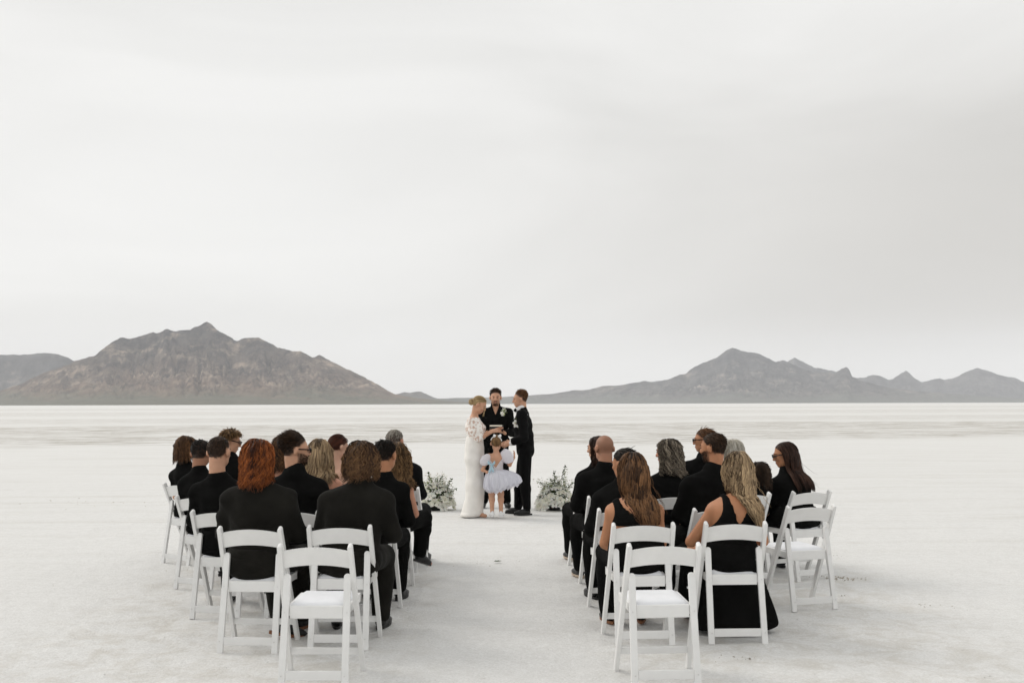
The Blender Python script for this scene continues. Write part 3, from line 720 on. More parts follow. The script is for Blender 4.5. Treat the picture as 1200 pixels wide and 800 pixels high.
def leg_prims(J, w, s, upto=1.0, loose=0.0):
    k = w ** .6 * J.get('sc', 1.0) * J.get('lk', 1.0); h, kn, an = J['hip'][s], J['kn'][s], J['an'][s]
    return [C(h, kn, .088 * k, (.062 + loose * .6) * k, .05), C(kn, lerp(kn, an, .3), (.06 + loose * .6) * k, (.058 + loose) * k, .03), C(lerp(kn, an, .3), lerp(kn, an, upto), (.058 + loose) * k, (.038 + loose * 1.3) * k, .03)]

def build_person(J, sp, loc, rz, label, group='wedding guests seated on the folding chairs'):
    root = empty('person', loc, rz, label=label, cat='person', group=group)
    w, fem, sc = sp.get('w', 1.0), sp.get('fem', False), J.get('sc', 1.0)
    seed = sp['seed']; fat = sp.get('fat', 1.0); h = sp.get('h', .0145); top = sp.get('top', 'shirt')
    hs = sp.get('hs', 1.0)
    sk = SK[sp.get('skin', 'fair')]
    tor = body_prims(J, w, fat, fem)
    nk = [C(J['nb'] - V3(0, 0, .03), J['hc'] + J['R'] @ (V3(0, -.028, -.055) * hs), (.062 if not fem else .050) * hs * w ** .4, (.056 if not fem else .046) * hs * w ** .3, .03)]
    P = tor + [p for s in (0, 1) for p in arm_prims(J, w, s, fem=fem)] + [p for s in (0, 1) for p in leg_prims(J, w, s)] + nk + head_prims(J['hc'], J['R'], hs, fem, sp.get('jaw', 1.0))
    for s in (0, 1):
        fd = J.get('fd', (V3(0, 1, 0), V3(0, 1, 0)))[s]; a = J['an'][s]
        P.append(C(a + V3(0, 0, -.03) * sc, a + V3(*(fd * .13 * sc)) + V3(0, 0, -.055) * sc, .032 * sc, .026 * sc, .02))
    bare = top == 'dress' or top == 'none'
    if bare:
        fb = field(P, h); parts = [fb.mesh()]
    else:
        up_ = nk + head_prims(J['hc'], J['R'], hs, fem, sp.get('jaw', 1.0)) + tor[-1:]
        fb = field(up_, sp.get('h', .0105)); zc_ = J['nb'][2] - .10; x, y, z = fb.xyz(); fb.d = np.maximum(fb.d, zc_ - z + 0 * x + 0 * y).astype(np.float32)
        fc = field(P, .021); x, y, z = fc.xyz(); fc.d = np.maximum(fc.d, np.where((np.abs(x - J['nb'][0]) < .5) & (y > -9), z - (J['nb'][2] + .005) + 0 * x, -1) + 0 * y).astype(np.float32)
        parts = [fb.mesh(), fc.mesh()]
    for s in (0, 1):
        hd = J['hand'][s]
        parts.append(place_hand(J['wr'][s], hd[0], hd[1], -1 if s else 1, hd[2], sc * (.92 if fem else 1.0) * hs, sp.get('hh', .0068)))
    v, f = join(parts)
    hp = (v - J['hc']) @ J['R'] / hs; q = (hp - HC) / HRD; ql = np.linalg.norm(q, axis=1); q = q / np.maximum(ql, 1e-6)[:, None]
    hk = (sp.get('hair') or {}); lo_ = hk.get('low', 0)
    zm = q[:, 2] - np.interp(q[:, 1], [-1, -.5, -.1, .15, .4, .75, 1], [-1.05, -.95, -.5, -.12, .22, .52, .62]) - lo_
    ear = (np.abs(hp[:, 0]) > .074) & (hp[:, 2] < .03)
    tone = smooth01((zm + .22) / .34) * (ql < 1.2) * (hp[:, 2] > -.11) * ~ear * (sp.get('stub', .92) if not (fem or sp.get('nostub')) else 0)
    if sp.get('beard'):
        zt = np.interp(np.abs(hp[:, 0]), [0, .018, .03, .045, .07], [-.078, -.078, -.05, -.045, -.01]); ax_ = np.abs(hp[:, 0])
        bz = smooth01((zt - hp[:, 2]) / .014) * (hp[:, 1] > .005) * (hp[:, 2] > -.13); mz = (ax_ < .032) & (hp[:, 2] < -.042) & (hp[:, 2] > -.056) & (hp[:, 1] > .03)
        tone = np.maximum(tone, sp.get('bt', .62) * np.maximum(bz, mz))
    link('body', np_mesh('body', v, f, True, tone), sk, root)
    flds = [fb]
    top = sp.get('top', 'shirt'); cm = M[sp.get('cloth', 'black')]
    ch = sp.get('ch', .0145)
    zc = sp.get('zcut', J['hipz'] - .035)
    def mk(name, prims, inf, cut=None, amp=.004, m=cm, hh=ch, keep=True, fsc=1.0, up=1.0):
        fl = field(prims, hh, inf); folds(fl, amp, seed + len(name), fsc, up)
        if cut:
            x, y, z = fl.xyz(); fl.d = np.maximum(fl.d, np.broadcast_to(cut(x, y, z), fl.d.shape)).astype(np.float32)
        v, f = fl.mesh()
        if len(f) == 0: return None
        if keep: flds.append(fl)
        return link(name, np_mesh(name, v, f), m, root)
    nbz, nby, nbx = J['nb'][2], J['nb'][1], J['nb'][0]
    slv = sp.get('sleeve', .97)
    if top in ('shirt', 'jacket'):
        up = tor + [p for s in (0, 1) for p in arm_prims(J, w, s, fem=fem, upto=slv)]
        up.append(C(J['nb'] - V3(0, 0, .03), lerp(J['nb'], J['hc'], sp.get('collar', .10)), .066 * hs * w ** .4, .060 * hs * w ** .3, .03))
        vn = sp.get('vneck', 0)
        mk('jacket' if top == 'jacket' else 'shirt', up, .014 if top == 'shirt' else .02, lambda x, y, z: np.maximum(zc - z, np.minimum(z - (nbz - vn + np.abs(x - nbx) * 2.4), y - nby - .03)) if vn else zc - z, amp=.0085 + sp.get('fold', 0), fsc=.8, up=1.7)
        if top == 'shirt' and sp.get('collar_band', True):
            na = J['hc'] + J['R'] @ (V3(0, -.028, -.055) * hs) - J['nb']; na = na / np.linalg.norm(na); rc = .060 * hs * w ** .4 + .014; ctop = J['nb'] + na * .026
            cf = field([T(J['nb'] - na * .035, J['nb'] + na * .05, (rc + .014, rc + .012, .02), (rc, rc, .02), .01)], .009); x, y, z = cf.xyz(); hgt_ = (x - ctop[0]) * na[0] + (y - ctop[1]) * na[1] + (z - ctop[2]) * na[2]
            fr_ = np.where(y - nby > .02, np.maximum(np.abs(x - nbx) - .2, (.032 - np.abs(x - nbx))), -1) + 0 * z
            cf.d = np.maximum(cf.d, np.maximum(hgt_, fr_ if sp.get('vneck') else -1)).astype(np.float32); v, f = cf.mesh(); link('collar', np_mesh('collar', v, f), cm, root)
    elif top == 'dress':
        cutf = sp['cut']
        up = tor + ([p for s in (0, 1) for p in arm_prims(J, w, s, fem=fem, upto=sp['slv'])] if 'slv' in sp else [C(J['nb'] - V3(0, 0, .02), J['sh'][s] * .75 + J['nb'] * .25, .05, .05, .045) for s in (0, 1)])
        mk('dress', up, .009, lambda x, y, z: np.maximum(zc - z, cutf(x - nbx * np.clip((z - zc) / max(nbz - zc, .1), 0, 1), y, z - nbz)), amp=.003)
    if sp.get('bottom', 'trousers') == 'trousers':
        lw = [p for s in (0, 1) for p in leg_prims(J, w, s, .93, sp.get('loose', .012))] + [T(J['torso'][0][0], J['torso'][0][0] + V3(0, 0, .12), (J['torso'][0][1][0] * w, J['torso'][0][1][1] * fat, .1), (J['torso'][0][1][0] * w, J['torso'][0][1][1] * fat, .1), .04)]
        mk('trousers', lw, .010, hh=.019 if sp.get('guest', True) else ch, cut= lambda x, y, z: z - (zc + sp.get('tup', .19)), amp=.004, m=M[sp.get('tcloth', sp.get('cloth', 'black'))], keep=False)
    elif sp['bottom'] == 'skirt':
        k0 = (J['kn'][0] + J['kn'][1]) / 2; a0 = (J['an'][0] + J['an'][1]) / 2; p0 = J['torso'][0][0]
        zl = sp.get('hem', .03); e0 = lerp(k0, V3(a0[0], a0[1], zl + .06), 1.0); fl = sp.get('flare', .20)
        lw = [T(p0 + V3(0, 0, .02), k0 + V3(0, 0, -.01), (.185 * w, .12, .11), (.255, .10, .085), .05), T(k0 + V3(0, 0, -.01), e0, (.255, .09, .09), (max(fl, .24), .16, .09), .04), T(p0 + V3(0, 0, .0), p0 + V3(0, 0, .15), (.18 * w, .125, .1), (.16 * w, .12, .1), .04)]
        if sp.get('drape'): lw.append(T(p0 + V3(0, .05, -.03), V3(p0[0] + sp['drape'], p0[1] + .12, .07), (.19, .13, .1), (.28, .20, .09), .05))
        mk('skirt', lw, .006, hh=.016, cut= lambda x, y, z: np.maximum(zl - z, z - (zc + .19)), amp=.010, keep=False, fsc=1.3, up=.12)
    if sp.get('shoes', True):
        for s in (0, 1): shoe_obj(J['an'][s], J.get('fd', (V3(0, 1, 0), V3(0, 1, 0)))[s], root, sp.get('shoe', 'shoe'), sp.get('sole'), sc * (.92 if fem else 1.0))
    hr = dict(sp['hair']) if sp.get('hair') else None
    if hr:
        hm = HM[hr.pop('mat')]; link('hair', hair(J['hc'], J['R'], hs, hr.pop('kind'), flds, seed + 11, **hr), hm, root)
    if sp.get('glasses'): glasses(J['hc'], J['R'], hs, root)
    if sp.get('face', True): face(J['hc'], J['R'], hs, root, sp.get('brow', 'darkbrown'), sp.get('lips', True))
    if sp.get('beard'): beard(J['hc'], J['R'], hs, root, fb, **sp['beard'])
    return root, J, flds

def seated_joints(hc, yaw=0, pitch=-6, roll=0, w=1.0, splay=.10, knee=(.50, .50), sc=1.0, fem=False, armout=.0, cross=None, lap=True, hs=1.0, neck=1.0, fat=1.0):
    "joints of a person on a chair whose rear feet stand at y = 0; hc = head centre in the chair frame"
    hx, hy, hz = hc
    nb = V3(hx * .92, hy - .035, hz - .185 * hs * neck)
    px = hx * .25; py = .255
    fx = .87 if fem else 1.0
    tz = nb[2]; tx = lerp(px, nb[0], .62)
    tor = [(V3(px, .215, .515), ((.176 if not fem else .178) / w ** .55, .142 / fat ** .6, .075)), (V3(lerp(px, tx, .35), max(lerp(py, nb[1], .35) - .012, .118 + .122 * fat), lerp(.545, tz, .35)), (.150 * fx, .122)),
           (V3(lerp(px, tx, .72), max(lerp(py, nb[1], .72) - .012, .112 + .118 * fat), lerp(.545, tz, .70)), (.165 * fx, .118)), (V3(tx, nb[1] + .0, tz - .125), (.150 * fx, .088))]
    sw = (.160 if not fem else .142) * w * sc
    J = dict(hc=V3(*hc), R=rot(yaw, pitch, roll), nb=nb, torso=tor, hipz=.50, sc=sc)
    J['sh'] = [V3(tx + s * sw, nb[1] + .005, tz - .108) for s in (-1, 1)]
    J['el'] = [V3(tx + s * (sw + .062 * w + (armout if np.isscalar(armout) else armout[(s + 1) // 2])), nb[1] + .07, tz - .335) for s in (-1, 1)]
    J['wr'] = [V3(px + s * .085, py + .30, .665) for s in (-1, 1)]
    J['hand'] = [(V3(-s * .45, 1, -.15), V3(0, .1, 1), .45) for s in (-1, 1)]
    J['hip'] = [V3(px + s * .09 * w, .235, .555) for s in (-1, 1)]
    J['kn'] = [V3(px + s * (.09 + splay), py + knee[0 if s < 0 else 1] - .05, .515) for s in (-1, 1)]
    J['an'] = [V3(px + s * (.09 + splay * .9), py + knee[0 if s < 0 else 1] - .06, .082) for s in (-1, 1)]
    J['fd'] = [V3(s * .2, 1, 0) for s in (-1, 1)]
    if cross is not None:     # one ankle laid over the other knee or shin
        s = cross['side']; o = 1 - s
        J['kn'][s] = V3(*cross['kn']); J['an'][s] = V3(*cross['an']); J['fd'][s] = V3(*cross.get('fd', (0, 1, -.4)))
    return J

# ------------------------------------------------------------------ chairs
def bar(bm, a, b, wx, wt, ref=(1, 0, 0), round_top=False, bevel=.003):
    a, b = Vector(a), Vector(b); d = (b - a); L = d.length; d.normalize()
    x = Vector(ref) - d * Vector(ref).dot(d); x.normalize(); n = d.cross(x)
    out = [(-wx / 2, 0), (wx / 2, 0), (wx / 2, L - (wx / 2 if round_top else 0))]
    if round_top:
        out += [(wx / 2 * math.cos(t), L - wx / 2 + wx / 2 * math.sin(t)) for t in np.linspace(0, math.pi, 9)[1:-1]]
    out += [(-wx / 2, L - (wx / 2 if round_top else 0))]
    lo = [bm.verts.new(a + x * p + d * q - n * wt / 2) for p, q in out]; hi = [bm.verts.new(a + x * p + d * q + n * wt / 2) for p, q in out]
    fs = [bm.faces.new(lo[::-1]), bm.faces.new(hi)]
    for i in range(len(out)): j = (i + 1) % len(out); fs.append(bm.faces.new((lo[i], lo[j], hi[j], hi[i])))
    eds = [e for f in fs[:2] for e in f.edges]
    if bevel: bmesh.ops.bevel(bm, geom=eds, offset=bevel, segments=2, affect='EDGES', profile=.6)
def make_chair():
    t = empty('folding_chair', (0, 0, 0))
    def part(name, fn, m='chair', par=None):
        bm = bmesh.new(); fn(bm); bmesh.ops.recalc_face_normals(bm, faces=bm.faces[:])
        return link(name, bm_mesh(name, bm), M[m], par or t)
    for s in (-1, 1):
        part('post', lambda bm: bar(bm, (s * .222, .385, 0), (s * .203, .0, .812), .027, .042, round_top=True))
        part('rear_leg', lambda bm: bar(bm, (s * .182, -.012, 0), (s * .176, .088, .635), .040, .024, round_top=True))
        part('hinge', lambda bm: bar(bm, (s * .155, .098, .545), (s * .216, .122, .545), .012, .012, ref=(0, 0, 1)), 'steel')
    def slat(bm):
        n = 14; cols = []
        for i in range(n + 1):
            u = i / n * 2 - 1; xx = u * .196; ar = .024 * (1 - u * u); yb = .028 - .020 * (1 - u * u)
            # y follows the lean of the posts; bowed to the rear in the middle
            cols.append([bm.verts.new((xx, yb - .012 + .0, .772 + ar)), bm.verts.new((xx, yb + .012, .772 + ar)), bm.verts.new((xx, yb + .012 + .046, .668 + ar * .9)), bm.verts.new((xx, yb - .012 + .046, .668 + ar * .9))])
        for a, b in zip(cols[:-1], cols[1:]):
            for k in range(4): bm.faces.new((a[k], a[(k + 1) % 4], b[(k + 1) % 4], b[k]))
        bm.faces.new(cols[0][::-1]); bm.faces.new(cols[-1])
        ed = [e for e in bm.edges if abs(e.verts[0].co.x - e.verts[1].co.x) > .005]
        bmesh.ops.bevel(bm, geom=ed, offset=.004, segments=2, affect='EDGES')
    part('back_slat', slat)
    def frame(bm):
        bar(bm, (-.155, .068, .418), (.155, .068, .418), .072, .020, ref=(0, 0, 1))
        bar(bm, (-.185, .475, .425), (.185, .475, .425), .055, .020, ref=(0, 0, 1))
        for s in (-1, 1): bar(bm, (s * .168, .079, .42), (s * .178, .464, .426), .05, .020, ref=(0, 0, 1))
    fr = part('seat_frame', frame)
    def cush(bm):
        n = 10; g = []
        for i in range(n + 1):
            row = []
            for j in range(n + 1):
                u, v = i / n * 2 - 1, j / n * 2 - 1
                e = max(abs(u), abs(v)); z = .455 + .024 * (1 - e ** 6) ** .5
                row.append(bm.verts.new((u * (.160 + .012 * (v + 1) / 2), .268 + v * .186, z)))
            g.append(row)
        for i in range(n):
            for j in range(n): bm.faces.new((g[i][j], g[i + 1][j], g[i + 1][j + 1], g[i][j + 1]))
        r = bmesh.ops.extrude_face_region(bm, geom=bm.faces[:])
        for v in r['geom']:
            if isinstance(v, bmesh.types.BMVert): v.co.z = .446
    c = part('cushion', cush, 'vinyl'); c.data.polygons.foreach_set('use_smooth', np.ones(len(c.data.polygons), bool))
    part('stretcher', lambda bm: bar(bm, (-.161, -.001, .075), (.161, -.001, .075), .052, .018, ref=(0, 0, 1)))
    part('stretcher', lambda bm: bar(bm, (-.206, .322, .135), (.206, .322, .135), .040, .018, ref=(0, 0, 1)))
    for s in (-1, 1):
        for yy, zz in ((-.0165, .077), (.0555, .42)):
            def scr(bm, s=s, yy=yy, zz=zz):
                bmesh.ops.create_cone(bm, cap_ends=True, segments=8, radius1=.0042, radius2=.0036, depth=.006, matrix=Matrix.Translation((s * .181, yy - .012 + .17 * 0, zz)) @ Matrix.Rotation(R(90), 4, 'X'))
            part('screw', scr, 'steel')
    return t

# (key, x, y, turn in degrees, label)
CH = [
 ('A', -1.14, 5.80, -1, 'empty white folding chair nearest the camera at the left aisle, behind the brown-haired man'),
 ('B', -1.735, 6.63, -4, 'white folding chair under the guest with wavy auburn hair'),
 ('C', -1.155, 6.70, -1, 'white folding chair under the broad man with longish brown hair, by the aisle'),
 ('D', -2.25, 7.65, -9, 'white folding chair under the man with a dark buzz cut and bare neck'),
 ('D2', -1.69, 7.68, -6, 'white folding chair under the man in sunglasses looking right, left block'),
 ('G', -1.13, 7.70, -2, 'white folding chair under the dark-haired man beside the aisle, left block'),
 ('E', -2.80, 8.86, -20, 'white folding chair under the black-haired man at the outer left edge'),
 ('E3', -1.68, 8.70, -8, 'white folding chair under the woman with long ash blonde hair, left block'),
 ('H', -1.13, 8.70, -2, 'white folding chair under the woman with curly brown hair and thin strap'),
 ('F', -3.42, 10.25, -30, 'white folding chair at the far left under the guest with a brown bob'),
 ('F2', -2.86, 9.95, -24, 'white folding chair under the young man with swept golden brown hair'),
 ('F3', -2.27, 9.85, -18, 'white folding chair in the front row under the guest with dark curls'),
 ('F4', -1.70, 9.80, -12, 'white folding chair under the woman with dark red hair pinned up'),
 ('I', -1.12, 9.75, -7, 'white folding chair under the silver-haired man in a suit'),
 ('A2', .875, 5.80, 4, 'empty white folding chair nearest the camera at the right of the aisle'),
 ('B2', .885, 6.78, 4, 'white folding chair under the woman with long brown hair in a tank dress'),
 ('K', 1.52, 6.84, 2, 'white folding chair under the woman with long wavy blonde hair'),
 ('C2', .87, 7.74, 6, 'white folding chair under the black-haired guest hidden behind the brunette'),
 ('Q', 1.60, 7.75, 13, 'white folding chair under the man with short brown hair and beard, right block'),
 ('L', 2.36, 7.92, 16, 'empty white folding chair at the outer right of the right block'),
 ('D3', .87, 8.76, 6, 'white folding chair under the man with a shaved head'),
 ('P', 1.42, 8.80, 10, 'white folding chair under the woman with curly grey hair'),
 ('N', 2.14, 9.02, 20, 'white folding chair under the small child with curls'),
 ('M', 2.76, 9.24, 22, 'white folding chair under the woman with long straight dark hair, outer right'),
 ('R1', .84, 9.80, 8, 'white folding chair under the dark-haired guest in front of the shaved head'),
 ('R3', 1.95, 9.95, 17, 'white folding chair under the man in sunglasses, right front row'),
 ('R4', 2.42, 10.08, 22, 'white folding chair under the white-haired guest'),
]
chair0 = make_chair(); CHP = {}
for i, (k, x, y, a, lb) in enumerate(CH):
    c = chair0 if i == 0 else copy_tree(chair0)
    c.location = (x, y, 0); c.rotation_euler = (0, 0, R(a)); CHP[k] = (x, y, a)
    tag(c, lb, 'chair', 'white folding chairs set out in rows')

# ------------------------------------------------------------------ seated guests
def open_back(vw=.07, drop=.30, sh=-.02):
    # V back: removed above the line from the shoulders down to the drop
    return lambda x, y, z: np.maximum(np.minimum(z - (-drop + np.abs(x) / vw * drop * .9), .08 - y * 0), z - sh)
def strap_dress(top=-.16, sx=.075, sw=.011):
    # straight top edge with two thin straps
    return lambda x, y, z: np.minimum(z - top, np.abs(np.abs(x) - sx) - sw)
def racer(top=-.20, wd=.085):
    return lambda x, y, z: np.maximum(np.abs(x) - (wd + np.clip(-z - .13, 0, .3) * 1.5), -.35 - z) + 0 * y
SHORT = lambda mat, **k: dict(kind='short', mat=mat, **{**dict(n=1000), **k})
LONG = lambda mat, **k: dict(kind='long', mat=mat, **k)
GUESTS = [
 # key, head px, top y, extra depth of the head from chair, spec, pose, label
 ('B', 304, 512, .20, dict(w=1.17, fat=1.15, cloth='charcoal', skin='pale', hair=LONG('auburn', end=-.165, wave=.011, wl=.09, n=1292, thick=.026, wind=.05), hs=1.03, sole='tan'), dict(yaw=-30, splay=.08, cross=dict(side=0, kn=(-.03, .60, .53), an=(.10, .42, .10), fd=(.75, .4, -.2))), 'guest with wavy shoulder-length auburn hair in a charcoal shirt'),
 ('C', 424, 514, .20, dict(w=1.15, fat=1.15, cloth='charcoal', hair=LONG('light_brown', end=-.105, wave=.013, wl=.07, n=1190, thick=.026, wind=.0, m=9), hs=1.03), dict(yaw=4, splay=.08, knee=(.46, .44)), 'broad man with tousled neck-length brown hair and black shirt by the aisle'),
 ('D', 257, 510, .20, dict(w=1.12, hair=SHORT('darkbrown', fade=.9, length=.020, lift=.35, n=1275, rad=.0032, low=.12), skin='fair', hs=1.02, neck=1.05, collar=.06), dict(yaw=-4, neck=1.12), 'man with a dark buzz cut and bare neck in a black crew shirt'),
 ('D2', 347, 508, .20, dict(w=1.1, hair=SHORT('darkbrown', fade=1.0, length=.058, lift=.75, n=1445, rad=.0040, low=.05, comb=(.1, -.9, .25), jit=.10), skin='fair', glasses=True, beard=dict(L=.006, n=680), hs=1.02, collar=.12), dict(yaw=-62, pitch=-4), 'man in dark sunglasses and beard turned to the right, quiff of dark brown hair'),
 ('G', 452, 514, .20, dict(w=.98, hair=SHORT('black', fade=.6, length=.036, lift=.5, n=1275), skin='tan', sole='shoe'), dict(yaw=-18, splay=.05), 'man with short black hair in a black shirt beside the aisle'),
 ('E', 236, 514, .20, dict(w=1.08, hair=SHORT('black', fade=.8, length=.026, lift=.5, n=900, rad=.0035), skin='dark'), dict(yaw=8), 'man with close-cropped black hair half hidden behind the buzz cut'),
 ('E3', 374, 512, .22, dict(fem=True, top='dress', cut=strap_dress(-.13, .085, .010), bottom='skirt', hair=LONG('ash', end=-.31, wave=.010, wl=.16, n=744, thick=.03, wind=.05), skin='pink'), dict(yaw=20, fem=True), 'woman with long ash blonde hair and bare shoulders with thin black straps'),
 ('H', 465, 516, .20, dict(fem=True, w=.93, top='dress', cut=strap_dress(-.17, .085, .010), bottom='trousers', hair=LONG('dirty', end=-.30, wave=.016, wl=.065, n=768, thick=.035, wind=-.05, m=14), skin='pink'), dict(yaw=14, fem=True, cross=dict(side=1, kn=(.28, .66, .56), an=(.24, .72, .22), fd=(.6, .8, -.35))), 'woman with curly golden brown hair and a thin black strap over her shoulder'),
 ('F', 219, 509, .18, dict(fem=True, w=1.05, sleeve=.35, hair=LONG('brunette', end=-.12, wave=.012, wl=.06, n=744, thick=.03, wind=.0, m=9), skin='fair'), dict(yaw=-5, fem=True), 'guest with a curly brown bob in a black top, far left'),
 ('F2', 270, 502, .22, dict(w=1.05, hair=SHORT('dirty', length=.085, lift=.45, n=900, rad=.0045, comb=(.75, .15, -.3), jit=.12), skin='fair', glasses=True, lips=True), dict(yaw=-52, pitch=-14), 'young man with swept golden brown hair and sunglasses looking down to the right'),
 ('F3', 334, 508, .18, dict(fem=True, top='dress', cut=strap_dress(-.13, .08, .012), bottom='skirt', hair=LONG('brunette', end=-.20, wave=.022, wl=.05, n=624, thick=.045, wind=.0, m=12), skin='pink'), dict(yaw=0, fem=True), 'guest with loose brown curls half hidden behind the man in sunglasses'),
 ('F4', 397, 508, .20, dict(fem=True, top='dress', cut=lambda x, y, z: np.maximum(z + .10 + x * 1.2, z - .02) + 0 * y, bottom='skirt', hair=dict(kind='bun', mat='red', n=420, bun=(0, -.085, -.035), bunr=.040), skin='pale'), dict(yaw=-38, fem=True, pitch=-10), 'woman with dark red hair pinned up in a low bun and one bare shoulder'),
 ('I', 463, 502, .20, dict(w=1.0, top='jacket', cloth='suit', hair=SHORT('silver', length=.032, lift=.3, n=900), skin='pink'), dict(yaw=-14, splay=.04), 'silver-haired man in a black suit in the front row'),
 ('B2', 741, 527, .22, dict(fem=True, w=1.08, zcut=.775, tup=-.08, top='dress', cut=lambda x, y, z: np.where(z > -.26, np.maximum(np.abs(x) - (.158 + np.clip(-z - .10, 0, .3) ** 1.5), np.minimum(z + .15 - np.abs(x) * .9, .105 - np.abs(x))), -.05) + 0 * y, bottom='trousers', loose=.02, hair=LONG('brunette', end=-.405, wave=.014, wl=.17, n=1360, gather=.66, sweep=.115, gpow=1.35, thick=.025, wind=.16, fly=10, m=14), skin='tan', sole='tan'), dict(yaw=6, fem=True, pitch=-10, splay=.03, armout=-.02), 'woman with long wind-blown brown hair in a sleeveless black tank top'),
 ('K', 864, 526, .22, dict(fem=True, w=1.05, top='dress', cut=lambda x, y, z: np.maximum(np.where(z > -.24, np.abs(x) - (.124 + np.clip(-z - .10, 0, .3) ** 1.5), -.05), np.where(np.abs(x) < .2, np.minimum(z + .20 - np.abs(x) * 2.3, .14 - np.abs(x)), -.05)) + 0 * y, bottom='skirt', drape=.04, flare=.30, hair=LONG('ash', end=-.37, wave=.016, wl=.13, n=1360, gather=.66, sweep=.13, gpow=1.5, thick=.026, wind=.22, fly=7, m=14), skin='tan', shoes=False), dict(yaw=-4, fem=True, roll=4, armout=(.09, .0)), 'woman with long wavy blonde hair in a long sleeveless black dress'),
 ('C2', 731, 524, .24, dict(w=1.1, hair=SHORT('black', length=.05, lift=.25, n=1275), skin='tan'), dict(yaw=40, pitch=-10, splay=.05), 'black-haired guest in a black shirt hidden behind the long-haired brunette'),
 ('Q', 835, 506, .20, dict(w=1.15, hair=SHORT('darkbrown', fade=.5, length=.036, lift=.45, n=1275), skin='tan', beard=dict(L=.007, n=680)), dict(yaw=38, pitch=-4), 'man with short dark brown hair and a beard looking left, right block'),
 ('D3', 708, 510, .22, dict(w=1.12, hair=None, stub=.30, skin='bald', sole='sole'), dict(yaw=14, splay=.08), 'man with a shaved reddish head in a black shirt'),
 ('P', 782, 512, .20, dict(fem=True, w=1.1, hair=LONG('grey', end=-.19, wave=.020, wl=.045, n=768, thick=.034, wind=.12, m=12), skin='pink'), dict(yaw=48, fem=True), 'woman with curly shoulder-length grey hair in a black top'),
 ('N', 888, 539, .24, dict(fem=True, w=.72, fat=.75, hair=LONG('darkbrown', end=-.12, wave=.018, wl=.05, n=504, thick=.03, wind=.0, m=9), hs=.88, skin='fair'), dict(yaw=30, fem=True, sc=.75, hs=.88), 'small child with curly dark hair between the blonde and the dark-haired woman'),
 ('M', 919, 516, .25, dict(fem=True, w=1.15, hair=LONG('chestnut', end=-.36, wave=.006, wl=.2, n=912, thick=.022, wind=.42, fly=5, m=13), skin='tan', glasses=True), dict(yaw=62, fem=True, pitch=-12), 'woman with long straight dark hair and sunglasses looking left, outer right'),
 ('R1', 700, 509, .20, dict(fem=True, hair=LONG('chestnut', end=-.14, wave=.010, wl=.09, n=576, thick=.022, wind=.0, m=9), skin='fair', sole='sole'), dict(yaw=52, fem=True, splay=.07), 'guest with dark hair looking left, beyond the shaved head'),
 ('R3', 825, 501, .20, dict(w=1.1, hair=SHORT('brown', length=.05, lift=.5, n=900), skin='tan', glasses=True), dict(yaw=55, pitch=-4), 'man in sunglasses in the right front row, seen past the bearded man'),
 ('R4', 858, 513, .20, dict(fem=True, hair=LONG('white', end=-.13, wave=.008, wl=.08, n=504, thick=.03, wind=.0, m=9), skin='pale'), dict(yaw=20, fem=True), 'white-haired guest behind the blonde woman'),
]
def seat(i, g):
    k, px, ty, dep, sp, pose, lb = g
    cx, cy, a = CHP[k]; hs = pose.get('hs', sp.get('hs', 1.0)); sp.setdefault('seed', 100 + 17 * i)
    dep = dep + .07; Yh = cy + dep * math.cos(R(a))
    hairh = {'long': .018, 'short': .012, 'bun': .012}.get((sp.get('hair') or {}).get('kind'), 0)
    wp = at(px, ty, Yh); wp[2] -= .116 * hs + hairh
    ca, sa = math.cos(-R(a)), math.sin(-R(a)); dx, dy = wp[0] - cx, wp[1] - cy
    hc = (ca * dx - sa * dy, sa * dx + ca * dy, wp[2])
    pose = dict(pose); pose.pop('w', None)
    if sp.get('hs'): pose.setdefault('hs', sp['hs'])
    pose.setdefault('fat', sp.get('fat', 1.0)); J = seated_joints(hc, w=sp.get('w', 1.0), **pose)
    build_person(J, sp, (cx, cy, 0), R(a), lb)
for i, g in enumerate(GUESTS): seat(i, g)

# ------------------------------------------------------------------ the wedding party
SHOE_H = .009
def standing_joints(H, hc, Rm, w=1.0, fem=False, sc=1.0, lean=0.0, hw=.085, feet=None, sw=None):
    "front = +y; hc = head centre relative to the feet"
    hx, hy, hz = hc
    nb = V3(hx * .7, hy - .03, hz - .185 * sc)
    hip = .52 * H
    tor = [(V3(0, 0, hip + .01), ((.165 if not fem else .160) * sc, .115 * sc)), (V3(nb[0] * .4, lerp(0, nb[1], .4) + .0, lerp(hip, nb[2], .33)), ((.150 if not fem else .115) * sc, (.108 if not fem else .088) * sc)),
           (V3(nb[0] * .8, lerp(0, nb[1], .8) + .01, lerp(hip, nb[2], .70)), ((.165 if not fem else .135) * sc, (.115 if not fem else .098) * sc)), (V3(nb[0], nb[1], nb[2] - .09 * sc), ((.155 if not fem else .130) * sc, .085 * sc))]
    s_w = sw or ((.180 if not fem else .150) * w * sc)
    J = dict(hc=V3(*hc), R=Rm, nb=nb, torso=tor, hipz=hip, sc=sc)
    J['sh'] = [V3(nb[0] + s * s_w, nb[1] + .005, nb[2] - .06 * sc) for s in (-1, 1)]
    J['hip'] = [V3(s * .088 * sc, 0, hip) for s in (-1, 1)]
    feet = feet or [(-hw * 1.25, 0), (hw * 1.25, 0)]
    J['an'] = [V3(feet[s][0], feet[s][1] - .02, .085 * sc if not fem else .085) for s in (0, 1)]
    J['kn'] = [lerp(J['hip'][s], J['an'][s], .5) + V3(0, .02, 0) for s in (0, 1)]
    J['fd'] = [V3(-.25, 1, 0), V3(.25, 1, 0)]
    return J
PARTY = 'wedding party standing at the front'
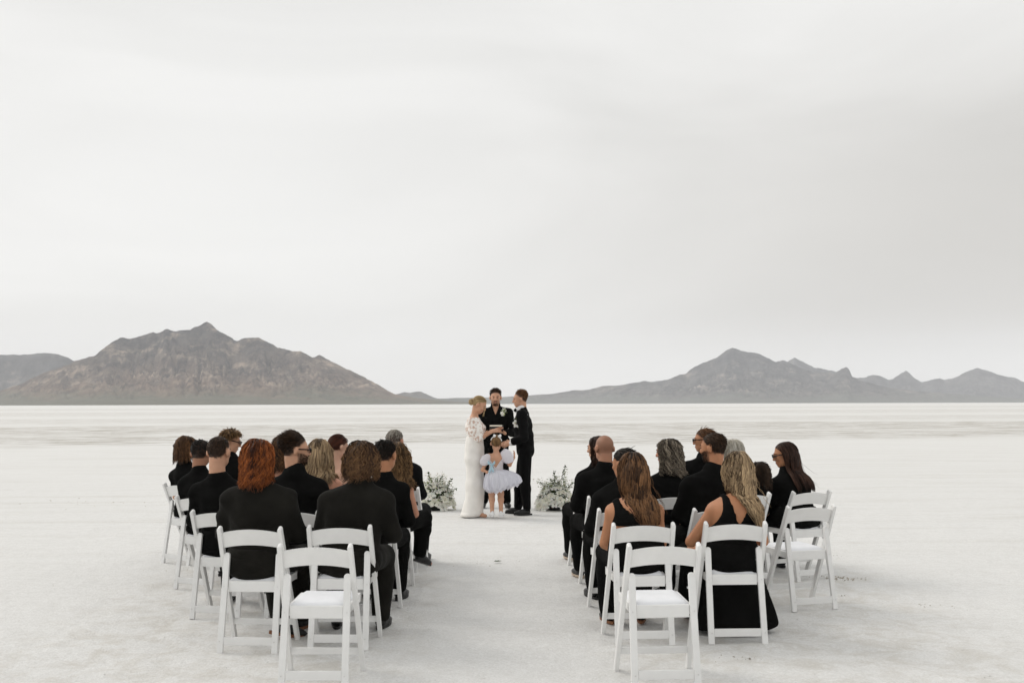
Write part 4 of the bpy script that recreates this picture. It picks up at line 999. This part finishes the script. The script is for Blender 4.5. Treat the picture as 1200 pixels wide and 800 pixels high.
# officiant, facing the guests
oy = 15.75; ox = at(581, 592, oy)[0]; oz = at(581, 457, oy)[2]
J = standing_joints(1.83, (0, .02, oz - .118), rot(0, -4, 0), w=1.12, feet=[(-.17, .0), (.19, .02)])
J['el'] = [V3(-.285, .08, 1.17), V3(.285, .08, 1.17)]
J['wr'] = [V3(-.150, .30, 1.165), V3(.150, .30, 1.165)]
J['hand'] = [(V3(.75, .65, .25), V3(0, -.2, -1), .55), (V3(-.75, .65, .25), V3(0, -.2, -1), .55)]
build_person(J, dict(seed=1, guest=False, w=1.12, h=.008, ch=.011, hh=.005, skin='fair', top='shirt', cloth='black', sleeve=.93, zcut=.90, collar=.40, vneck=.085, fold=.001, collar_band=False, loose=.014, hair=SHORT('darkbrown', fade=.7, length=.04, lift=.7, n=1500, low=.08, comb=(.1, -.3, .2)), bt=.36, beard=dict(full=False, n=420, L=.005), jaw=1.15), (ox, oy, 0), R(180), 'bearded man in a black shirt facing the guests and holding an open book', PARTY)
# book in his hands
bk = empty('book', (ox + .02, oy - .41, 1.235), 0, label='small black book with cream pages held by the bearded man', cat='book')
def slab(bm, sx, sy, sz, c=(0, 0, 0), rx=0, rz=0):
    r = bmesh.ops.create_cube(bm, size=1.0); Mx = Matrix.Translation(c) @ Euler((rx, 0, rz)).to_matrix().to_4x4() @ Matrix.Diagonal((sx, sy, sz, 1))
    bmesh.ops.transform(bm, matrix=Mx, verts=r['verts'])
bm = bmesh.new(); slab(bm, .215, .165, .012, (0, 0, -.004), R(-28)); slab(bm, .018, .167, .03, (.1, 0, .01), R(-28)); bmesh.ops.bevel(bm, geom=bm.edges[:], offset=.003, segments=1, affect='EDGES'); link('cover', bm_mesh('cover', bm), M['shoe'], bk)
M['paper'] = mat('paper', (.72, .66, .55), .8, var=.05, vscale=60)
bm = bmesh.new(); slab(bm, .19, .148, .026, (-.008, 0, .017), R(-28)); link('pages', bm_mesh('pages', bm), M['paper'], bk)

# bride, turned to the groom (her front is +x)
by = 14.42; bx = at(556, 603, by)[0]; bz = at(560, 463, by)[2]
hb = at(561, 478, by)
J = standing_joints(1.70, (.03, hb[0] - bx + .01, bz - .135), rot(-6, -30, 0), fem=True, w=1.0, feet=[(-.07, .0), (.08, .05)])
J['lk'] = .76; J['nb'] = V3(.02, J['hc'][1] - .075, J['hc'][2] - .165)
J['torso'][3] = (V3(.01, J['nb'][1] - .01, J['nb'][2] - .09), (.130, .085)); J['torso'][2] = (V3(.01, J['nb'][1] * .6 - .01, J['torso'][2][0][2]), (.138, .10))
J['sh'] = [V3(-.145, J['nb'][1] - .005, J['nb'][2] - .065), V3(.150, J['nb'][1] - .005, J['nb'][2] - .065)]
J['el'] = [V3(-.15, .10, 1.14), V3(.175, J['nb'][1] + .07, 1.125)]
J['wr'] = [V3(-.05, .265, 1.235), V3(.10, .245, 1.215)]
J['hand'] = [(V3(.15, 1, .42), V3(-.2, -.2, 1), .30), (V3(-.25, 1, .30), V3(.7, -.1, .8), .40)]
m = bpy.data.materials.new('lace'); m.use_nodes = True; t = m.node_tree; b = t.nodes['Principled BSDF']
tcn = N(t, 'ShaderNodeTexCoord'); vo = N(t, 'ShaderNodeTexNoise'); vo.inputs['Scale'].default_value = 26; vo.inputs['Detail'].default_value = 3; LK(t, tcn.outputs['Object'], vo.inputs[0])
rpn = N(t, 'ShaderNodeValToRGB'); e = rpn.color_ramp.elements; e[0].position = .40; e[1].position = .53; e[0].color = (.56, .40, .33, 1); e[1].color = (.84, .81, .77, 1)
LK(t, vo.outputs[0], rpn.inputs[0]); LK(t, rpn.outputs[0], b.inputs['Base Color']); b.inputs['Roughness'].default_value = .8; M['lace'] = m
bpn = N(t, 'ShaderNodeBump'); bpn.inputs['Strength'].default_value = .4; bpn.inputs['Distance'].default_value = .01; LK(t, vo.outputs[0], bpn.inputs['Height']); LK(t, bpn.outputs[0], b.inputs['Normal'])
M['gown'] = mat('ivory_crepe', (.80, .775, .735), .75, var=.04, vscale=10, bump=.1, bscale=40, sheen=.1)
bride, _, _ = build_person(J, dict(seed=2, guest=False, fem=True, w=1.0, h=.009, ch=.010, hh=.005, skin='fair', top='none', bottom='none', shoes=False, brow='light_brown',
    hair=dict(kind='bun', mat='blond', n=560, bun=(.01, -.115, -.02), bunr=.046, rad=.0038, fly=7)), (bx, by, 0), R(-90), 'bride with blonde low bun in a long ivory gown with lace puff sleeves', PARTY)
# gown: column skirt with a small train, lace bodice with puffed elbow sleeves
p0 = J['torso'][0][0]; nb = J['nb']
sk_ = [T(p0 + V3(0, -.01, .12), p0 + V3(0, -.02, -.06), (.135, .104, .1), (.168, .118, .1), .05), T(p0 + V3(0, -.0, -.06), V3(0, .01, .46), (.168, .118, .1), (.150, .122, .1), .05), T(V3(0, .01, .46), V3(0, -.01, .08), (.150, .122, .1), (.160, .135, .09), .05), T(lerp(p0, nb, .1), lerp(p0, nb, .55), (.140, .112, .1), (.138, .110, .1), .05),
       T(V3(0, -.05, .16), V3(.03, -.085, .035), (.10, .09, .08), (.15, .10, .04), .06), T(lerp(p0, nb, .3), p0 + V3(0, 0, .1), (.128, .1, .1), (.14, .105, .1), .05)]
fl = field(sk_, .010, .006); folds(fl, .006, 5, .9, .12); x, y, z = fl.xyz(); fl.d = np.maximum(fl.d, np.maximum(.012 - z, z - lerp(p0, nb, .46)[2]) + 0 * x + 0 * y).astype(np.float32)
v, f = fl.mesh(); link('skirt', np_mesh('skirt', v, f), M['gown'], bride)
bo = body_prims(J, 1.0, 1.0) + [C(nb - V3(0, 0, .02), J['sh'][s], .052, .056, .045) for s in (0, 1)]
for s in (0, 1):
    md = lerp(J['sh'][s], J['el'][s], .5)
    bo += [T(J['sh'][s], md, (.072, .072, .07), (.088, .088, .085), .04), T(md, lerp(J['sh'][s], J['el'][s], .93), (.088, .088, .085), (.058, .058, .055), .04)]
fl = field(bo, .010, .010); folds(fl, .006, 9, 1.2); x, y, z = fl.xyz()
cut = np.maximum(lerp(p0, nb, .32)[2] - z, np.maximum(z - nb[2] + .028 - np.clip(np.abs(x) - .06, 0, 1) * .1 + 0 * y, -9)); fl.d = np.maximum(fl.d, cut + 0 * x + 0 * y).astype(np.float32)
v, f = fl.mesh(); link('lace_bodice', np_mesh('lace_bodice', v, f), M['lace'], bride)

# groom, turned to the bride (his front is -x)
gy = 14.72; gx = at(616, 600, gy)[0]; gz = at(612, 458, gy)[2]; hg = at(609.5, 475, gy)
J = standing_joints(1.80, (0, -(hg[0] - gx) - .0, gz - .120), rot(0, -8, 0), w=1.05, feet=[(-.09, .0), (.11, .13)])
J['el'] = [V3(-.235, .02, 1.14), V3(.235, .02, 1.14)]
J['wr'] = [V3(-.13, .205, 1.045), V3(.10, .22, 1.05)]
J['hand'] = [(V3(.35, 1, -.2), V3(-1, .2, .5), .5), (V3(-.35, 1, -.2), V3(1, .2, .5), .5)]
J['fd'] = [V3(-.1, 1, 0), V3(.12, 1, 0)]
groom, _, _ = build_person(J, dict(seed=3, guest=False, w=1.05, h=.008, ch=.010, hh=.005, skin='fair', top='jacket', cloth='suit', sleeve=.90, zcut=.83, collar=.05, vneck=.24, loose=.008, brow='brown',
    hair=SHORT('ginger_brown', fade=.9, length=.036, lift=.6, n=1500, low=.16, comb=(.0, -.5, .2), rad=.0036)), (gx, gy, 0), R(90), 'groom in a black suit with a white shirt and black bow tie, seen in profile', PARTY)
nb = J['nb']
sh = field([C(nb - V3(0, -.02, .02), lerp(nb, J['hc'], .36), .069, .065, .02), T(nb + V3(0, .085, -.12), nb + V3(0, .04, -.02), (.035, .035, .05), (.06, .05, .04), .03)], .009, .003)
v, f = sh.mesh(); link('shirt', np_mesh('shirt', v, f), M['white'], groom)
for s in (0, 1):
    d = J['wr'][s] - J['el'][s]; cf = field([C(J['wr'][s] - d * .13, J['wr'][s] - d * .0, .040, .038, .01)], .009); v, f = cf.mesh(); link('cuff', np_mesh('cuff', v, f), M['white'], groom)
tb = nb + V3(0, .105, .022)
bt = field([T(tb, tb + V3(s * .055, -.008, -.004 * s), (.010, .012, .014), (.012, .014, .030), .006) for s in (-1, 1)] + [E(tb + V3(0, .006, 0), (.014, .014, .016))], .006); v, f = bt.mesh(); link('bow_tie', np_mesh('bow_tie', v, f), M['black'], groom)

# flower girl, back to the camera
fy = 14.22; fx = at(581, 605, fy)[0]; fz = at(582, 509, fy)[2]; HS = .87
J = standing_joints(1.17, (.01, .02, fz - .125), rot(-6, 4, 3), w=.82, fem=True, sc=.74, feet=[(-.05, 0), (.075, .0)], sw=.105)
J['nb'] = J['hc'] + V3(0, -.03, -.165)
J['el'] = [V3(-.185, -.01, .685), V3(.20, .03, .75)]; J['wr'] = [V3(-.115, -.05, .655), V3(.265, .06, .86)]
J['hand'] = [(V3(1, .1, -.3), V3(0, -1, .2), .3), (V3(.1, .5, 1), V3(1, 0, 0), .4)]
M['tulle'] = mat('white_tulle', (.87, .87, .91), .8, var=.04, vscale=12, bump=.2, bscale=50)
_t = M['tulle'].node_tree; _b = _t.nodes['Principled BSDF']; _tr = N(_t, 'ShaderNodeBsdfTranslucent'); _tr.inputs[0].default_value = (.85, .85, .92, 1); _mx = N(_t, 'ShaderNodeMixShader'); _mx.inputs[0].default_value = .45
LK(_t, _b.outputs[0], _mx.inputs[1]); LK(_t, _tr.outputs[0], _mx.inputs[2]); LK(_t, _mx.outputs[0], _t.nodes['Material Output'].inputs['Surface'])
M['satin'] = mat('blue_ribbon', (.36, .52, .60), .4)
girl, _, _ = build_person(J, dict(seed=4, guest=False, fem=True, w=.85, h=.008, hs=HS, hh=.005, skin='fair', top='none', bottom='none', shoes=False, face=True, brow='light_brown',
    hair=dict(kind='bun', mat='dirty', n=560, bun=(0, -.05, .115), bunr=.034, rad=.0040)), (fx, fy, 0), R(0), 'little girl seen from behind in white tulle dress with puffed sleeves and blue ribbon', PARTY)
nb = J['nb']; t0 = J['torso']
bo = body_prims(J, .85, 1.0)
fl = field(bo, .009, .010); folds(fl, .003, 3); x, y, z = fl.xyz()
vb = (nb[2] - .175 + np.abs(x - .0) * 1.45)
fl.d = np.maximum(fl.d, np.maximum(.62 - z, np.maximum(np.minimum(z - vb, .04 - y), z - nb[2] + .05) + 0 * x) + 0 * y).astype(np.float32)
v, f = fl.mesh(); link('bodice', np_mesh('bodice', v, f), M['tulle'], girl)
for s, rr in ((0, .070), (1, .088)):
    c_ = lerp(J['sh'][s], J['el'][s], .32) + V3((-.012, .022)[s], -.01, (.01, .035)[s]); pf = field([E(c_, (rr, rr * .9, rr * 1.12), rot(roll=(20, -25)[s])), E(c_ + V3((.03, -.03)[s], -.01, .05), (rr * .6, rr * .6, rr * .5), None, .04)], .009); folds(pf, .010, 21 + s, 2.2, .5); v, f = pf.mesh(); link('puff_sleeve', np_mesh('puff_sleeve', v, f), M['tulle'], girl)
for k in range(6):   # tulle layers
    na, nr = 220, 14; a = np.linspace(0, 2 * math.pi, na + 1)[:-1]; rr = np.linspace(0, 1, nr); A, Rr = np.meshgrid(a, rr, indexing='ij')
    rag = fbm(A * 6.0, A * 0 + k * 3.7, 3, 60 + k) - .5; puff = np.sin(Rr * math.pi * .53) ** .9; fr_ = fbm(A * 11.0 + 0 * Rr, Rr * 2.5 + k, 3, 80 + k) - .5
    out = .088 + puff * (.178 - .010 * k + .085 * np.cos(A - .15)) + Rr * (.010 * np.sin(A * (29 + 3 * k) + k + 3 * Rr) + .045 * fr_) + .05 * rag * Rr
    zz = .690 - .02 * (1 - puff) * 0 - Rr ** 1.35 * (.262 + .010 * k - .10 * np.clip(np.cos(A - .1), 0, 1)) + Rr * (.08 * rag + .012 * np.sin(A * (23 + 2 * k) + 2 * k))
    v = np.stack([np.cos(A) * out + .02 * Rr, np.sin(A) * out * .85, zz], -1).reshape(-1, 3)
    i = np.arange(na)[:, None]; j = np.arange(nr - 1)[None]; i2 = (i + 1) % na; f = np.stack([i * nr + j, i * nr + j + 1, i2 * nr + j + 1, i2 * nr + j], -1).reshape(-1, 4)
    link('tulle_layer', np_mesh('tulle_layer', v, f), M['tulle'], girl)
fr = [T(V3(-.055, -.095, .76), V3(-.10, -.12, .79), (.008, .012, .014), (.012, .016, .034), .006), T(V3(-.055, -.095, .76), V3(-.015, -.12, .79), (.008, .012, .014), (.012, .016, .034), .006), T(V3(-.055, -.10, .76), V3(-.085, -.125, .66), (.012, .008, .01), (.018, .008, .01), .006), T(V3(-.055, -.10, .76), V3(-.035, -.125, .67), (.012, .008, .01), (.018, .008, .01), .006)]
v, f = field(fr, .007).mesh(); link('ribbon_bow', np_mesh('ribbon_bow', v, f), M['satin'], girl)
hb_ = []; an_ = np.linspace(-1.35, 1.35, 15); pts = [J['hc'] + J['R'] @ (V3(math.sin(a) * .088, -.035 - .02 * math.cos(a), .035 + math.cos(a) * .085) * HS) for a in an_]
for a, c_ in zip(pts[:-1], pts[1:]): hb_.append(C(a, c_, .0085, .0085, .004))
tp = pts[8]; hb_ += [T(tp, tp + V3(s * .045, -.02, .012), (.01, .01, .01), (.014, .014, .024), .006) for s in (-1, 1)]
v, f = field(hb_, .006).mesh(); link('headband', np_mesh('headband', v, f), M['white'], girl)
for s in (0, 1): shoe_obj(J['an'][s], V3((-.25, .3)[s], 1, 0), girl, 'white', 'white', .66)

# bare toes of the bride show at the hem: part of her body; flowers pinned to the men and set on the salt
def rose_mesh(seed, n=4):
    g = np.random.default_rng(seed); Vs, Fs, o = [], [], 0
    for ring in range(n):
        cnt = (3, 4, 5, 6)[ring]; rr = .12 + .24 * ring; opn = .15 + .30 * ring
        for k in range(cnt):
            a0 = 2 * math.pi * k / cnt + ring * .7 + g.uniform(-.15, .15); nu, nv = 5, 5
            P = []
            for i in range(nu):
                for j in range(nv):
                    u = (i / (nu - 1) - .5) * 2; t_ = j / (nv - 1); wd = math.sin(math.pi * (.15 + .80 * t_)) * (.9 + .2 * ring) / (rr + .5) * .55
                    aa = a0 + u * wd; r_ = rr * (.35 + .65 * t_ ** .7) + opn * t_ ** 3 * .35 + .05 * u * u * t_; h_ = .85 * t_ * (1 - .11 * ring) - .10 * t_ ** 4 * ring - .12 * u * u * t_
                    P.append((math.cos(aa) * r_, math.sin(aa) * r_, h_))
            Vs.append(np.array(P)); F = [(i * nv + j + o, (i + 1) * nv + j + o, (i + 1) * nv + j + 1 + o, i * nv + j + 1 + o) for i in range(nu - 1) for j in range(nv - 1)]; Fs += F; o += nu * nv
    return np_mesh('rose', np.concatenate(Vs), np.array(Fs))
M['petal'] = mat('cream_petal', (.86, .85, .77), .6, var=.06, vscale=3, sss=.1)
M['petal2'] = mat('white_petal', (.87, .87, .84), .6, var=.05, vscale=3, sss=.1)
M['leaf'] = mat('leaf', (.055, .085, .03), .55, var=.45, vscale=9, spec=.3)
M['leaf2'] = mat('pale_leaf', (.27, .31, .155), .6, var=.4, vscale=9)
M['stem'] = mat('stem', (.07, .09, .04), .7)
for nm in ('petal', 'petal2'):
    _t = M[nm].node_tree; _b = _t.nodes['Principled BSDF']; _tr = N(_t, 'ShaderNodeBsdfTranslucent'); _tr.inputs[0].default_value = (.92, .91, .82, 1); _mx = N(_t, 'ShaderNodeMixShader'); _mx.inputs[0].default_value = .4
    LK(_t, _b.outputs[0], _mx.inputs[1]); LK(_t, _tr.outputs[0], _mx.inputs[2]); LK(_t, _mx.outputs[0], _t.nodes['Material Output'].inputs['Surface'])
ROSES = [rose_mesh(s) for s in range(4)]
for i, me in enumerate(ROSES): me.materials.append(M['petal' if i % 2 else 'petal2'])
def leaf_verts(P, d, up, L, W):
    d = d / np.linalg.norm(d); x = np.cross(d, up); x /= max(np.linalg.norm(x), 1e-6); n = np.cross(x, d)
    o = [(0, 0, 0), (W * .8, L * .35, .06 * L), (W * .7, L * .7, .04 * L), (0, L, -.1 * L), (-W * .7, L * .7, .04 * L), (-W * .8, L * .35, .06 * L), (0, L * .4, -.05 * L)]
    return [P + x * a + d * b_ + n * c_ for a, b_, c_ in o]
LF = [(0, 1, 6), (1, 2, 6), (2, 3, 6), (3, 4, 6), (4, 5, 6), (5, 0, 6)]
def arrangement(loc, seed, label, wd, ht, tall, nr, lean):
    root = empty('flower_arrangement', loc, 0, label=label, cat='flowers', group='white flower arrangements on the salt')
    g = np.random.default_rng(seed)
    bm = bmesh.new(); bmesh.ops.create_cone(bm, cap_ends=True, segments=24, radius1=.14, radius2=.16, depth=.05, matrix=Matrix.Translation((0, 0, .035)))
    bmesh.ops.bevel(bm, geom=bm.edges[:], offset=.006, segments=1, affect='EDGES'); link('tray', bm_mesh('tray', bm), M['shoe'], root)
    placed = []
    def dome(el0=.0):
        a = g.uniform(0, 2 * math.pi); e = g.uniform(el0, 1.45); return V3(math.cos(a) * math.cos(e) * wd, math.sin(a) * math.cos(e) * wd * .8, .06 + math.sin(e) * ht - .02)
    tries = 0
    while len(placed) < nr and tries < 4000:
        tries += 1; p = dome(); r_ = g.uniform(.050, .074) * (1.08 if p[2] < ht * .6 else .8)
        if all(np.linalg.norm(p - q) > (r_ + s) * .70 for q, s in placed): placed.append((p, r_))
    for p, r_ in placed:
        o = bpy.data.objects.new('rose', ROSES[g.integers(4)]); COL.objects.link(o); o.parent = root; o.location = tuple(p * V3(1.06, 1.06, 1.0))
        d = Vector(p * V3(1, 1, .8) + V3(0, -.06, .12)); o.rotation_euler = d.to_track_quat('Z', 'Y').to_euler(); o.scale = (r_ * 1.05,) * 3
    # branches of leaves and sprays of tiny blossom
    Vs, Fs, V2, F2, V3s, F3, St, Sr = [], [], [], [], [], [], [], []
    up = V3(0, 0, 1)
    br = []
    for k in range(64): p = dome(.0); br.append((p * g.uniform(.95, 1.28), k % 5 < 2))
    for tx, tz in tall: br.append((V3(tx, g.uniform(-.05, .05), tz), False)); br.append((V3(tx * .8 + .02, .02, tz * .85), True))
    for tip, pale in br:
        base = V3(*(g.normal(0, .05, 2)), .06); ctl = lerp(base, tip, .55) + V3(0, 0, .05); m_ = 9
        t_ = np.linspace(0, 1, m_)[:, None]; cv = (1 - t_) ** 2 * base + 2 * t_ * (1 - t_) * ctl + t_ ** 2 * tip; St.append(cv)
        L = np.linalg.norm(tip - base)
        for q in np.linspace(.42, 1, max(4, int(L / .030))):
            p = (1 - q) ** 2 * base + 2 * q * (1 - q) * ctl + q ** 2 * tip; td = tip - ctl; td /= np.linalg.norm(td)
            for s in (-1, 1):
                d = td * .6 + g.normal(0, .6, 3); l = g.uniform(.022, .042)
                lv = leaf_verts(p, d, up + g.normal(0, .4, 3), l, l * .36)
                (tv, tf) = (V2, F2) if pale else (Vs, Fs)
                o = len(tv); tv += lv; tf += [tuple(a + o for a in x_) for x_ in LF]
        if tip[2] > ht * .45 and (pale or g.uniform() < .35):
            for q in range(11 if tip[2] < ht * .8 else 20):
                p = tip + g.normal(0, .035, 3); r_ = g.uniform(.006, .013); o = len(V3s)
                V3s += [p + V3(r_, 0, 0), p + V3(-r_, 0, 0), p + V3(0, r_, 0), p + V3(0, -r_, 0), p + V3(0, 0, r_), p + V3(0, 0, -r_)]
                F3 += [tuple(a + o for a in x_) for x_ in ((0, 2, 4), (2, 1, 4), (1, 3, 4), (3, 0, 4), (2, 0, 5), (1, 2, 5), (3, 1, 5), (0, 3, 5))]
    tag(link('foliage', np_mesh('foliage', np.array(Vs), np.array(Fs)), M['leaf'], root), kind='stuff')
    tag(link('pale_foliage', np_mesh('pale_foliage', np.array(V2), np.array(F2)), M['leaf2'], root), kind='stuff')
    tag(link('small_blossoms', np_mesh('small_blossoms', np.array(V3s), np.array(F3)), M['petal2'], root), kind='stuff')
    v, f, _ = tubes(np.array(St), np.full((len(St), 9), .0022), np.zeros(len(St))); tag(link('stems', np_mesh('stems', v, f), M['stem'], root), kind='stuff')
g1 = ground_at(511, 597.5); arrangement(g1, 71, 'white rose arrangement with dark leafy sprays left of the bride', .24, .38, [(.10, .52), (-.12, .56), (.23, .46), (.30, .33)], 84, 0)
g2 = ground_at(651, 597); arrangement(g2, 83, 'white rose arrangement with a tall leafy spray right of the groom', .25, .34, [(.16, .66), (-.02, .58), (-.24, .42), (.27, .40)], 88, 0)
def boutonniere(loc, fwd, label, sc, n):
    root = empty('boutonniere', loc, 0, label=label, cat='flower', group='white boutonnieres'); g = np.random.default_rng(int(sc * 1000)); fwd = V3(*fwd)
    for k in range(n):
        o = bpy.data.objects.new('rose', ROSES[k % 4]); COL.objects.link(o); o.parent = root; o.location = tuple(g.normal(0, .03 * sc, 3) + V3(0, 0, .02 * k * sc)); o.rotation_euler = Vector(fwd + g.normal(0, .35, 3)).to_track_quat('Z', 'Y').to_euler(); o.scale = (.036 * sc,) * 3
    V, F = [], []
    for k in range(8): o = len(V); V += leaf_verts(V3(0, 0, 0), g.normal(0, 1, 3) + fwd * .3, V3(0, 0, 1), .07 * sc, .02 * sc); F += [tuple(a + o for a in x_) for x_ in LF]
    link('leaves', np_mesh('leaves', np.array(V), np.array(F)), M['leaf2'], root)
boutonniere(at(590.5, 483, oy - .155), (0, -1, .2), 'small white flower pinned to the black shirt of the bearded man', .95, 2)
boutonniere(at(609, 494.5, gy - .145), (-.5, -1, .2), 'large white flower pinned to the black suit of the groom', 1.55, 4)

# ------------------------------------------------------------------ bits lying on the salt
def crumbs(name, pts, sizes, m, seed, label):
    g = np.random.default_rng(seed); V, F = [], []
    for (x, y), s in zip(pts, sizes):
        z = float(ground_h(np.array([x]), np.array([y]))[0]); o = len(V); q = g.normal(size=(6, 3)) * .25 + np.array([(1, 0, 0), (-1, 0, 0), (0, 1, 0), (0, -1, 0), (0, 0, .7), (0, 0, -.6)])
        V += [V3(x, y, z + s * .05) + c_ * s for c_ in q]; F += [tuple(a + o for a in f_) for f_ in ((0, 2, 4), (2, 1, 4), (1, 3, 4), (3, 0, 4), (2, 0, 5), (1, 2, 5), (3, 1, 5), (0, 3, 5))]
    o = link(name, np_mesh(name, np.array(V), np.array(F), False), m); tag(o, label, kind='stuff'); return o
g = np.random.default_rng(99)
yy = 4.2 + g.exponential(3.2, 2600); xx = g.uniform(-.62, .62, 2600) * (yy + 1); crumbs('salt_crumbs', np.stack([xx, yy], 1), g.uniform(.002, .006, 2600), mat('salt_crumb', (.70, .695, .675), .9), 4, 'loose white salt crumbs on the flat')
pts, sz = [], []
for (px, py, n, sp, s) in ((985, 677, 90, .10, .010), (300, 662, 60, .28, .007), (330, 655, 40, .2, .007), (245, 668, 40, .25, .006), (560, 655, 24, .3, .006), (820, 770, 12, .1, .006), (865, 770, 12, .06, .006), (1085, 708, 10, .05, .008), (1125, 711, 8, .04, .008), (985, 698, 6, .03, .008), (640, 620, 20, .3, .006), (975, 651, 8, .05, .008), (107, 588, 40, .5, .012), (430, 640, 14, .3, .007)):
    c_ = ground_at(px, py)
    for _ in range(n): pts.append((c_[0] + g.normal(0, sp), c_[1] + g.normal(0, sp * .7))); sz.append(s * g.uniform(.35, 1.0))
crumbs('mud_crumbs', pts, sz, mat('mud_crumb', (.36, .31, .245), .9, var=.4, vscale=3), 8, 'brown crumbs of mud and dry stems scattered on the salt')
c_ = ground_at(583, 659); V, F = [], []
for k in range(5): o = len(V); V += leaf_verts(V3(0, 0, .012), V3(math.cos(k * 1.2), math.sin(k * 1.2), .25), V3(0, 0, 1), .045, .013); F += [tuple(a + o for a in x_) for x_ in LF]
sp_ = link('leaf_sprig', np_mesh('leaf_sprig', np.array(V), np.array(F)), M['leaf']); sp_.location = tuple(c_); tag(sp_, 'small green sprig of leaves lying on the salt in the aisle', 'sprig')

# ------------------------------------------------------------------ the air between here and the mountains
hm_ = bpy.data.materials.new('haze_air'); hm_.use_nodes = True; t = hm_.node_tree; t.nodes.clear()
pv = N(t, 'ShaderNodeVolumePrincipled'); pv.inputs['Color'].default_value = (.93, .95, 1.0, 1); pv.inputs['Density'].default_value = HAZE; pv.inputs['Anisotropy'].default_value = 0.0
ou = N(t, 'ShaderNodeOutputMaterial'); LK(t, pv.outputs[0], ou.inputs['Volume'])
bm = bmesh.new(); slab(bm, 27400, 27600, 901, (0, 0, 449.5)); hz = link('haze', bm_mesh('haze', bm), hm_); tag(hz, 'thin pale haze over the flat', kind='stuff')
